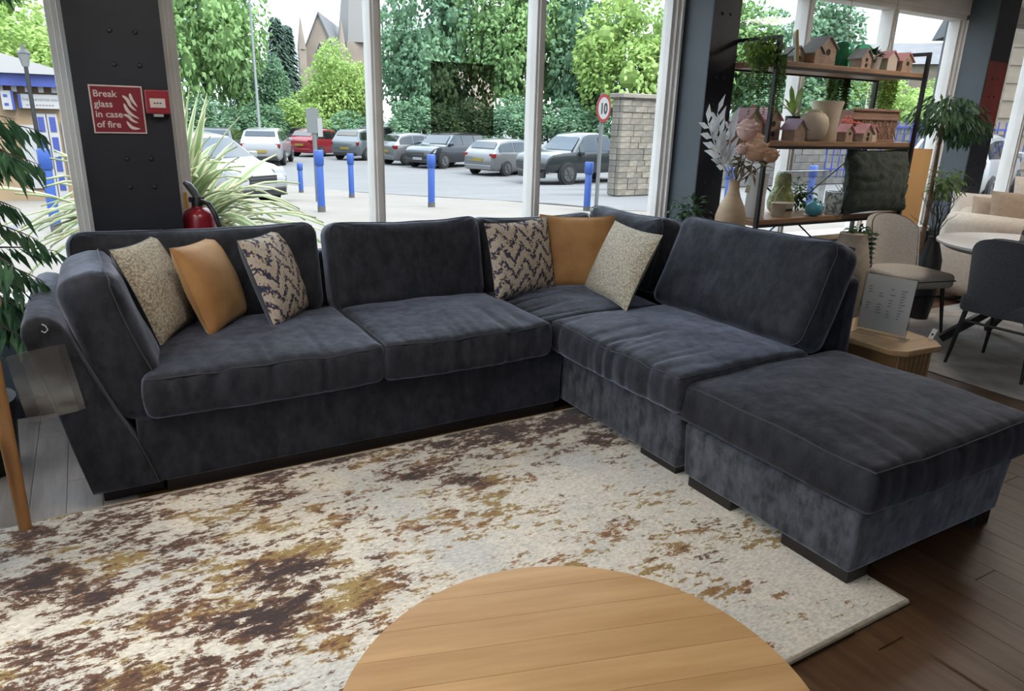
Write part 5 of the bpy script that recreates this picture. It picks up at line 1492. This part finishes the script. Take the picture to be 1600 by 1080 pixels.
    MB().box(hl - .16, hl + .02, -hw * .70, hw * .70, .26 * kz, .44 * kz).build('front_bumper', M_TRIM, r, bevel=.03)
    MB().box(hl - .10, hl + .012, -hw * .42, hw * .42, zb - .42, zb - .26).build('grille', M_TRIM, r, bevel=.01)
    for k in (0, 1):
        MB().box(hl - .03, hl + .018, -hw * .40, hw * .40, zb - .39 + k * .07, zb - .37 + k * .07).build('grille_bar', M_RIM, r)
    MB().box(-hl - .035, -hl + .02, -.26, .26, .60 * kz, .71 * kz).build('rear_plate', plate or M_PLY, r)
    MB().box(hl - .01, hl + .035, -.26, .26, .40 * kz, .51 * kz).build('front_plate', M_PLW, r)
    return r
def paint(name, c, metal=.2): return mat(name, c, .28, metal=metal, coat=.6)
P_RED = paint('red_paint', (.55, .025, .05)); P_SIL = paint('silver_paint', (.46, .47, .48), .5); P_GRY = paint('grey_blue_paint', (.30, .34, .37), .4)
P_BLK = paint('dark_blue_black_paint', (.035, .045, .065)); P_PIC = paint('dark_grey_green_paint', (.055, .07, .075)); P_WHT = paint('white_paint', (.66, .67, .68), 0); P_NAV = paint('slate_paint', (.10, .115, .135))
HD = math.radians(38)
car('red hatchback parked beside the white estate', 'hatch', 3.9, 1.68, 1.49, P_RED, 10.1, 40.6, HD)
car('grey blue crossover parked next to the red hatchback', 'suv', 4.15, 1.76, 1.57, P_GRY, 11.55, 37.2, HD)
car('small silver city car parked next to the dark family car', 'hatch', 3.55, 1.65, 1.50, P_SIL, 12.45, 33.6, math.radians(12))
car('dark blue family car with its front to the road', 'suv', 4.35, 1.82, 1.60, P_BLK, 13.0, 31.0, math.radians(206), False)
car('silver hatchback parked between the dark car and pickup', 'hatch', 4.25, 1.80, 1.46, P_SIL, 13.75, 26.5, math.radians(20))
car('dark green grey pickup truck beside the stone pier', 'pickup', 5.2, 1.95, 1.83, P_PIC, 13.75, 22.4, math.radians(190), False)
car('white and silver estate car with yellow plate left of the red hatchback', 'suv', 4.5, 1.82, 1.60, P_WHT, 6.6, 33.4, math.radians(70))
car('dark estate car at the left of the car park', 'suv', 4.5, 1.82, 1.55, P_NAV, 5.2, 36.8, math.radians(70))
car('white hatchback half hidden behind the striped plant', 'hatch', 4.1, 1.78, 1.5, P_WHT, 3.1, 15.6, math.radians(-58), False)
car('white car seen between the third pillar and the beige sofa', 'hatch', 4.2, 1.78, 1.52, P_WHT, 17.0, 9.6, math.radians(15))
car('pale car far behind the red hatchback', 'suv', 4.2, 1.8, 1.65, P_SIL, 15.5, 45.6, HD)
car('grey car far behind the white estate', 'hatch', 4.2, 1.8, 1.52, P_NAV, 11.2, 45.8, HD)

# ------------------------------------------------------------------ trees
TL1 = leaf_mat('tree_leaf_mid', (.105, .19, .07), (.21, .34, .12), .8, .35)
TL2 = leaf_mat('tree_leaf_bright', (.18, .285, .07), (.33, .45, .14), .8, .4)
TL3 = leaf_mat('tree_leaf_cool', (.08, .16, .09), (.16, .275, .15), .8, .35)
TLD = leaf_mat('conifer_needle', (.022, .045, .032), (.045, .08, .05), .8, .15)
M_TRUNK = mat('tree_bark', (.09, .07, .05), .9, col2=(.05, .04, .03), scale=4, bump=.5, bscale=10)
def crown_mesh(name, m, n, lsize, seed, lumps=26, flat=1.0, low=-.75):
    rnd = random.Random(seed); q = MB()
    L_ = []
    for k in range(lumps):
        while True:
            v = Vector((rnd.gauss(0, 1), rnd.gauss(0, 1), rnd.gauss(0, 1))).normalized()
            if v.z > low: break
        L_.append((v * rnd.uniform(.45, .78), rnd.uniform(.24, .42)))
    L_.append((Vector((0, 0, 0)), .62))
    for (c, r) in L_:
        q.ball(tuple(c), r * .36, 8, 6)
    for k in range(n):
        c, r = rnd.choice(L_[:-1])
        v = Vector((rnd.gauss(0, 1), rnd.gauss(0, 1), rnd.gauss(0, 1) + .25)).normalized()
        p = c + v * r * rnd.uniform(.86, 1.08)
        d = (v + Vector((rnd.uniform(-1, 1), rnd.uniform(-1, 1), rnd.uniform(-.9, .4)))).normalized()
        leaf_quads(q, p, d, (v + Vector((rnd.uniform(-.5, .5), rnd.uniform(-.5, .5), .3))).normalized(), lsize * rnd.uniform(.6, 1.3), lsize * rnd.uniform(.5, .9), .15)
    return q.mesh(name, m)
CM = [crown_mesh('crown', TL1, 9000, .075, 1), crown_mesh('crown', TL2, 9000, .075, 2), crown_mesh('crown', TL3, 9000, .075, 3), crown_mesh('crown', TL2, 5000, .09, 4, 14), crown_mesh('crown', TL3, 5000, .09, 5, 14)]
TRK = MB().tube([(0, 0, 0), (.01, .02, .45), (0, 0, 1.0)], [.05, .038, .02], 9).tube([(.01, .02, .45), (.2, .05, .8)], [.022, .01], 6).tube([(.01, .02, .5), (-.18, -.06, .85)], [.022, .01], 6).mesh('trunk', M_TRUNK, True)
def tree(label, x, y, h, rx, rz, kind, trunk_h=None, name='tree', ry=None, group='trees beyond the car park', rot=0.0):
    g = gz(y); r = thing(name, label, 'tree' if name == 'tree' else 'bush', (x, y, g), rot, group)
    cz_ = h - rz
    o = inst('crown', CM[kind], r, T(0, 0, cz_) @ Matrix.Diagonal((rx, ry or rx, rz, 1)))
    th_ = max(.3, cz_ + .1 * rz)
    inst('trunk', TRK, r, Matrix.Diagonal((th_ * .55 + .3, th_ * .55 + .3, th_, 1)))
    return r
tree('large bushy green tree filling the left of the first wide pane', 6.9, 50, 12.5, 3.9, 6.2, 0)
tree('lower green tree right behind the lamp post', 10.9, 53, 6.0, 2.6, 3.0, 2, rot=1.0)
tree('bright yellow green tree below the church', 15.6, 52, 7.6, 3.0, 3.9, 1, rot=.5)
tree('small bright tree at the right end of the first wide pane', 18.0, 55, 5.6, 2.5, 2.9, 1, rot=2.2)
tree('tall green tree at the left of the middle pane', 21.6, 50, 13.5, 4.3, 6.6, 2, rot=2.0)
tree('tall leafy tree behind the smoky rectangle', 27.4, 47, 13.5, 4.4, 6.5, 0, rot=3.1)
tree('tall green tree at the right of the middle pane', 31.5, 45, 13.0, 4.2, 6.3, 2, rot=4.0)
tree('bright overhanging tree in the right pane of the wide window', 32.0, 38, 11.8, 4.6, 5.2, 1, rot=1.4)
tree('green tree above the stone pier', 38.5, 39, 12.0, 4.5, 5.6, 0, rot=5.0)
tree('green tree seen above the left end of the shelves', 43.5, 36, 11.0, 5.0, 5.2, 2, rot=.8)
tree('bright green tree seen through the shelves', 52.0, 36, 8.2, 4.4, 3.8, 1, rot=2.6)
tree('pale green tree before the slate roofed house', 62.0, 35, 7.2, 4.2, 3.6, 1, rot=3.6)
tree('light green tree left of the third pillar', 70.0, 37, 8.0, 4.6, 3.8, 3, rot=1.1)
tree('bright green hillside tree above the kiosk', -1.6, 38, 6.6, 3.0, 2.9, 1, rot=.3)
tree('soft green tree behind the kiosk roof', -3.8, 44, 9.8, 4.4, 4.0, 3, rot=4.3)
tree('dark green tree between kiosk and first pillar', 1.2, 46, 8.5, 3.0, 4.2, 2, rot=2.4)
for k, (x, y, h, rx, kd, lb) in enumerate(((9.6, 48.5, 3.0, 2.2, 4, 'low green bush at the foot of the lamp post'), (12.6, 49, 3.4, 2.4, 3, 'bright bush above the red hatchback'), (15.6, 48.5, 2.6, 2.2, 4, 'low green bush above the crossover'),
        (19.2, 46, 3.6, 2.4, 4, 'dark bush behind the small silver car'), (22.0, 44, 3.6, 2.5, 4, 'dark bush behind the dark family car'), (24.6, 42, 3.8, 2.6, 4, 'dark bush behind the silver hatchback'),
        (27.6, 40, 3.8, 2.6, 4, 'dark bush left of the pickup'), (29.6, 36, 3.8, 2.6, 4, 'dark bush behind the pickup'), (31.2, 32, 3.6, 2.5, 4, 'dark bush behind the speed limit sign'), (6.0, 47, 3.2, 2.4, 4, 'green bush behind the dark estate car'))):
    tree(lb, x, y, h, rx, h * .52, kd, name='bush', group='bushes behind the parked cars', rot=k * 1.3)
def conifer(label, x, y, h, r_):
    t_ = thing('conifer', label, 'tree', (x, y, gz(y)), 0, 'conifers behind the trees'); rnd = random.Random(int(x * 10))
    MB().lathe([(.2, 0), (.1, h * .8)], n=8).build('trunk', M_TRUNK, t_)
    q = MB()
    for k in range(1500):
        z = h * (.12 + .88 * rnd.random() ** 1.3); rr = r_ * (1 - (z / h)) ** .8 * rnd.uniform(.35, 1.0) + .05; a = rnd.uniform(0, 2 * PI)
        leaf_quads(q, Vector((rr * math.cos(a), rr * math.sin(a), z)), Vector((math.cos(a), math.sin(a), -.35)), Vector((0, 0, 1)), .75, .32, .2)
    q.lathe([(r_ * .8, h * .12), (r_ * .5, h * .45), (.05, h * .97)], n=10).build('needles', TLD, t_)
conifer('tall dark conifer left of the church, the taller of two', 17.1, 75, 11.0, 1.7)
conifer('dark conifer left of the church, the shorter of two', 18.6, 77, 10.6, 1.6)

# ------------------------------------------------------------------ striped flax plant
fx = thing('flax_plant', 'big flax plant with cream striped strap leaves outside the window', 'plant', (.50, 6.05, gz(6.05) + .03))
M_FG = leaf_mat('flax_green', (.12, .19, .075), (.20, .27, .12), 5, .35)
M_FC = leaf_mat('flax_cream', (.40, .38, .22), (.52, .49, .33), 5, .4)
MB().lathe([(.24, 0), (.30, .38), (.31, .40)], n=24).build('tub', mat('terracotta_tub', (.42, .20, .14), .8), fx, smooth=True)
rn = random.Random(23)
for k in range(230):
    a = rn.uniform(0, 2 * PI); el = rn.uniform(.8, 1.5); L_ = rn.uniform(.8, 1.5); bend = rn.uniform(.25, 1.5) * (1.75 - el)
    d = Vector((math.cos(a) * math.cos(el), math.sin(a) * math.cos(el), math.sin(el))); sd_ = Vector((-math.sin(a), math.cos(a), 0))
    q = MB(); vs = []; NS = 9
    base = Vector((rn.uniform(-.10, .10), rn.uniform(-.10, .10), .38))
    for i in range(NS + 1):
        t_ = i / NS
        c = base + d * L_ * t_ + Vector((math.cos(a), math.sin(a), 0)) * bend * .45 * t_ ** 2 * L_ + Vector((0, 0, -1)) * bend * .85 * t_ ** 2.6 * L_
        w_ = .052 * (1.0 if t_ < .6 else max(.03, 1 - ((t_ - .6) / .4) ** 1.5)) * (.75 + .5 * t_ if t_ < .5 else 1)
        up = Vector((0, 0, 1)) * .3
        for f in (-1, -.55, .0, .55, 1): vs.append(c + sd_ * w_ * f + Vector((0, 0, .012 * abs(f))))
    fs = []; mi = []
    for i in range(NS):
        for j in range(4):
            b = i * 5 + j; fs.append((b, b + 1, b + 6, b + 5)); mi.append(1 if j in (0, 3) else 0)
    q.v = [tuple(v) for v in vs]; q.f = fs; q.mi = mi
    q.build('strap_leaf', [M_FG, M_FC], fx, smooth=True, angle=0)

# ------------------------------------------------------------------ church
M_CH = mat('church_stone', (.75, .61, .48), .9, col2=(.60, .49, .40), scale=.6)
M_SLATEROOF = mat('slate_roof', (.40, .40, .42), .7, col2=(.32, .32, .34), scale=1)
ch = thing('church', 'stone church with steep gable, pinnacles and spire above the trees', 'church', (25.5, 90, -1))
MB().prism([(-2.1, 0), (2.1, 0), (2.1, 8.6), (0, 13.4), (-2.1, 8.6)], 0, 16, R3(0, 0, -.45)).build('nave', M_CH, ch, recalc=True)
for s_ in (-1, 1):
    MB().add([(0, -.2, 13.7), (0, 16.2, 13.7), (s_ * 2.5, 16.2, 8.1), (s_ * 2.5, -.2, 8.1), (0, -.2, 13.4), (0, 16.2, 13.4), (s_ * 2.5, 16.2, 7.8), (s_ * 2.5, -.2, 7.8)],
             [(0, 1, 2, 3), (7, 6, 5, 4), (0, 3, 7, 4), (1, 5, 6, 2), (3, 2, 6, 7)], R3(0, 0, -.45)).build('roof_slope', M_SLATEROOF, ch, recalc=True)
MB().prism([(-.5, 6.0), (.5, 6.0), (.5, 9.2), (0, 10.3), (-.5, 9.2)], -.06, 0, R3(0, 0, -.45)).build('gable_window', M_CGLASS, ch, recalc=True)
for (x, y) in ((-2.2, -.3), (2.3, -1.2)):
    MB().box(x - .4, x + .4, y - .4, y + .4, 0, 9.4).build('pinnacle_shaft', M_CH, ch)
    MB().lathe([(.55, 9.4), (.05, 12.8)], (x, y, 0), 8).build('pinnacle', M_CH, ch)
MB().box(4.4, 8.6, 3.5, 7.7, 0, 11).build('tower', M_CH, ch)
MB().lathe([(2.6, 11), (.1, 30)], (6.5, 5.6, 0), 8).build('spire', mat('spire_stone', (.66, .63, .60), .9), ch)
MB().box(-5.2, -4.5, 6, 7, 0, 8.4).box(-5.35, -4.35, 5.9, 7.1, 7.4, 7.7).build('chimney_stack', M_CH, ch)

# kiosk on the left
kk = thing('kiosk', 'sandy station kiosk with blue fascia and sign boards at far left', 'kiosk', (-.30, 20, gz(20)))
M_KW = mat('ochre_render', (.85, .60, .36), .85, col2=(.76, .53, .31), scale=2)
M_KB = mat('royal_blue_trim', (.09, .15, .70), .5); M_KWH = mat('white_trim', (1, 1, 1), .6)
MB().box(-6, 0, 0, 4, 0, 2.55).build('wall', M_KW, kk)
MB().box(-6.3, .3, -.3, 4.3, 2.52, 2.78).build('fascia', M_KB, kk)
MB().hexa([(-6.4, -.4, 2.78), (.4, -.4, 2.78), (.4, 4.4, 2.78), (-6.4, 4.4, 2.78), (-4.8, 1.6, 3.35), (-1.4, 1.6, 3.35), (-1.4, 2.4, 3.35), (-4.8, 2.4, 3.35)]).build('roof', mat('pale_roof', (.40, .37, .35), .8), kk, recalc=True)
for k in range(14): MB().box(-3.2 + k * .25, -3.1 + k * .25, -.16, 0, 2.40, 2.52).build('dentil', M_KWH, kk)
sb = MB().box(-.80, -.10, -.16, -.02, 2.06, 2.36).build('sign_board', M_KWH, kk)
MB().box(-.86, -.80, -.16, -.02, 2.06, 2.36).build('sign_end', M_KB, sb)
text_mesh('sign_lettering', 'THE HARVESTER INN', .072, mat('sign_text_grey', (.30, .28, .30), .6), sb, T(-.45, -.163, 2.22) @ R3(PI / 2, 0, 0), .001, .0, 'CENTER')
for k in range(9): MB().box(-.72 + k * .06, -.68 + k * .06, -.164, -.16, 2.12, 2.14).build('small_print', MATS['sign_text_grey'], sb)
sb2 = MB().box(-1.16, -.98, -.2, -.02, 2.02, 2.42).build('projecting_sign', M_KWH, kk)
MB().box(-.98, -.93, -.2, -.02, 2.02, 2.42).build('sign_end', M_KB, sb2)
for z in (2.10, 2.28): MB().box(-1.12, -1.04, -.204, -.2, z, z + .06).build('sign_symbol', M_KB, sb2)
for k in range(2):
    x = -.60 + k * .22
    d_ = MB().box(x, x + .2, -.06, 0, .05, 1.95).build('door', M_KWH, kk)
    for z in (.25, .68, 1.12, 1.56): MB().box(x + .04, x + .16, -.075, -.06, z, z + .32).build('door_panel', M_KB, d_)
MB().box(-.95, -.64, -.05, 0, .3, 1.7).build('window', M_KWH, kk)
MB().box(-.12, -.02, -.06, 0, .5, 1.8).build('notice', mat('pale_notice', (.6, .62, .68), .6), kk)
ln = thing('street_lantern', 'traditional street lantern above the kiosk roof', 'lantern', (-.88, 19.2, gz(19.2)))
MB().lathe([(.05, 0), (.04, 2.85)], n=10).build('post', M_BLACKMETAL, ln, smooth=True)
MB().lathe([(.06, 2.85), (.12, 3.1), (.13, 3.12)], n=6).build('glazing', mat('lantern_glass', (.55, .57, .55), .2), ln)
MB().lathe([(.14, 3.12), (.05, 3.2), (.015, 3.3)], n=6).build('cap', M_BLACKMETAL, ln)

# right hand side: boundary wall, houses, railings
bw_ = thing('boundary_wall', 'long low grey stone wall seen behind the shelves', 'wall', (20.5, 16.0, gz(16.0)))
M_GST = [mat('grey_stone_%d' % k, c, .9, col2=tuple(v * .75 for v in c), scale=3, bump=.4, bscale=12) for k, c in enumerate(((.33, .32, .30), (.28, .27, .26), (.37, .355, .33)))]
MB().box(-7.5, 14, .06, .5, 0, 1.95).build('mortar_core', MATS['mortar'], bw_)
rn = random.Random(71); gme = [MB().box(.008, .592, 0, .08, .006, .234).mesh('stone_block', m) for m in M_GST]
for j in range(8):
    for i in range(28):
        inst('stone_block', gme[rn.randrange(3)], bw_, T(-7.5 + i * .6 + (j % 2) * .3, rn.uniform(-.015, .015), .02 + j * .24))
MB().box(-7.6, 14.1, -.08, .6, 1.95, 2.08).build('coping', M_GST[2], bw_)
rl = thing('railing', 'blue metal railings across the road seen at right edge', 'railing', (20.0, 12.6, gz(12)))
MB().bar((-1.5, 1.2, 1.65), (4.0, -4.8, 1.65), .06, .05).build('top_rail', M_KB, rl)
MB().bar((-1.5, 1.2, .45), (4.0, -4.8, .45), .06, .05).build('bottom_rail', M_KB, rl)
bar_me = MB().box(-.014, .014, -.014, .014, .2, 1.85).mesh('railing_bar', M_KB)
for k in range(48):
    t_ = k / 47; inst('railing_bar', bar_me, rl, T(-1.5 + 5.5 * t_, 1.2 - 6.0 * t_, 0))
gt = thing('blue_gate', 'tall blue painted gate panel beside the railings', 'gate', (19.6, 10.45, gz(11)), math.radians(-48))
MB().box(-.35, .35, -.03, .03, .1, 1.75).build('panel', M_KB, gt)
for x in (-.38, .38): MB().box(x - .04, x + .04, -.05, .05, 0, 1.95).build('gate_post', M_KB, gt)
tr = thing('stone_terrace', 'tan stone terrace building seen past the third pillar', 'building', (35.0, 10.6, -1), math.radians(-42.6))
M_TST = mat('tan_ashlar', (.72, .58, .43), .9, col2=(.60, .48, .36), scale=1.2, stretch=(1, 1, 3))
MB().box(-6.8, 9, 0, 8, 0, 6.6).build('wall', M_TST, tr)
for k in range(10): MB().box(-6.82, 9.02, -.04, 0, .5 + k * .62, .56 + k * .62).build('string_course', M_TST, tr)
MB().add([(-7.2, -.5, 6.5), (9.4, -.5, 6.5), (9.4, 4, 9.4), (-7.2, 4, 9.4), (-7.2, 8.5, 6.5), (9.4, 8.5, 6.5)], [(0, 1, 2, 3), (3, 2, 5, 4), (0, 3, 4), (1, 5, 2)]).build('roof', M_SLATEROOF, tr, recalc=True)
for k in range(6):
    wn = MB().box(-5.8 + k * 2.4, -4.6 + k * 2.4, -.08, 0, 3.9, 5.6).build('window', M_KWH, tr); MB().box(-5.7 + k * 2.4, -4.7 + k * 2.4, -.1, -.08, 4.0, 5.5).build('pane', M_CGLASS, wn)
def hs(label, x, y, z0, w_, d_, h_, rh, wallm, roofm, rz=0.0):
    b = thing('house', label, 'house', (x, y, z0), rz, 'houses beyond the trees')
    MB().box(-w_ / 2, w_ / 2, 0, d_, 0, h_).build('wall', wallm, b)
    MB().add([(-w_ / 2 - .4, -.5, h_ - .1), (w_ / 2 + .4, -.5, h_ - .1), (w_ / 2 - 1.2, d_ / 2, h_ + rh), (-w_ / 2 + 1.2, d_ / 2, h_ + rh), (-w_ / 2 - .4, d_ + .5, h_ - .1), (w_ / 2 + .4, d_ + .5, h_ - .1)],
             [(0, 1, 2, 3), (3, 2, 5, 4), (0, 3, 4), (1, 5, 2), (0, 4, 5, 1)]).build('roof', roofm, b, recalc=True)
    MB().box(w_ * .1, w_ * .1 + .8, d_ / 2 - .4, d_ / 2 + .4, h_, h_ + rh + 1.0).build('chimney', wallm, b)
    for k in range(4):
        xx = -w_ / 2 + w_ * (k + .5) / 4
        wn = MB().box(xx - .6, xx + .6, -.06, 0, h_ - 2.0, h_ - .6).build('window', M_KWH, b); MB().box(xx - .5, xx + .5, -.08, -.06, h_ - 1.9, h_ - .7).build('pane', M_CGLASS, wn)
hs('slate roofed house above the pale trees at upper right', 72, 44, -1, 16, 8, 8.6, 2.2, M_TST, M_SLATEROOF, -.9)
hs('small red roofed house glimpsed through the shelves', 55.5, 44, -1, 5.5, 5, 3.6, 1.8, M_TST, mat('red_tiles', (.40, .14, .09), .8), -.8)
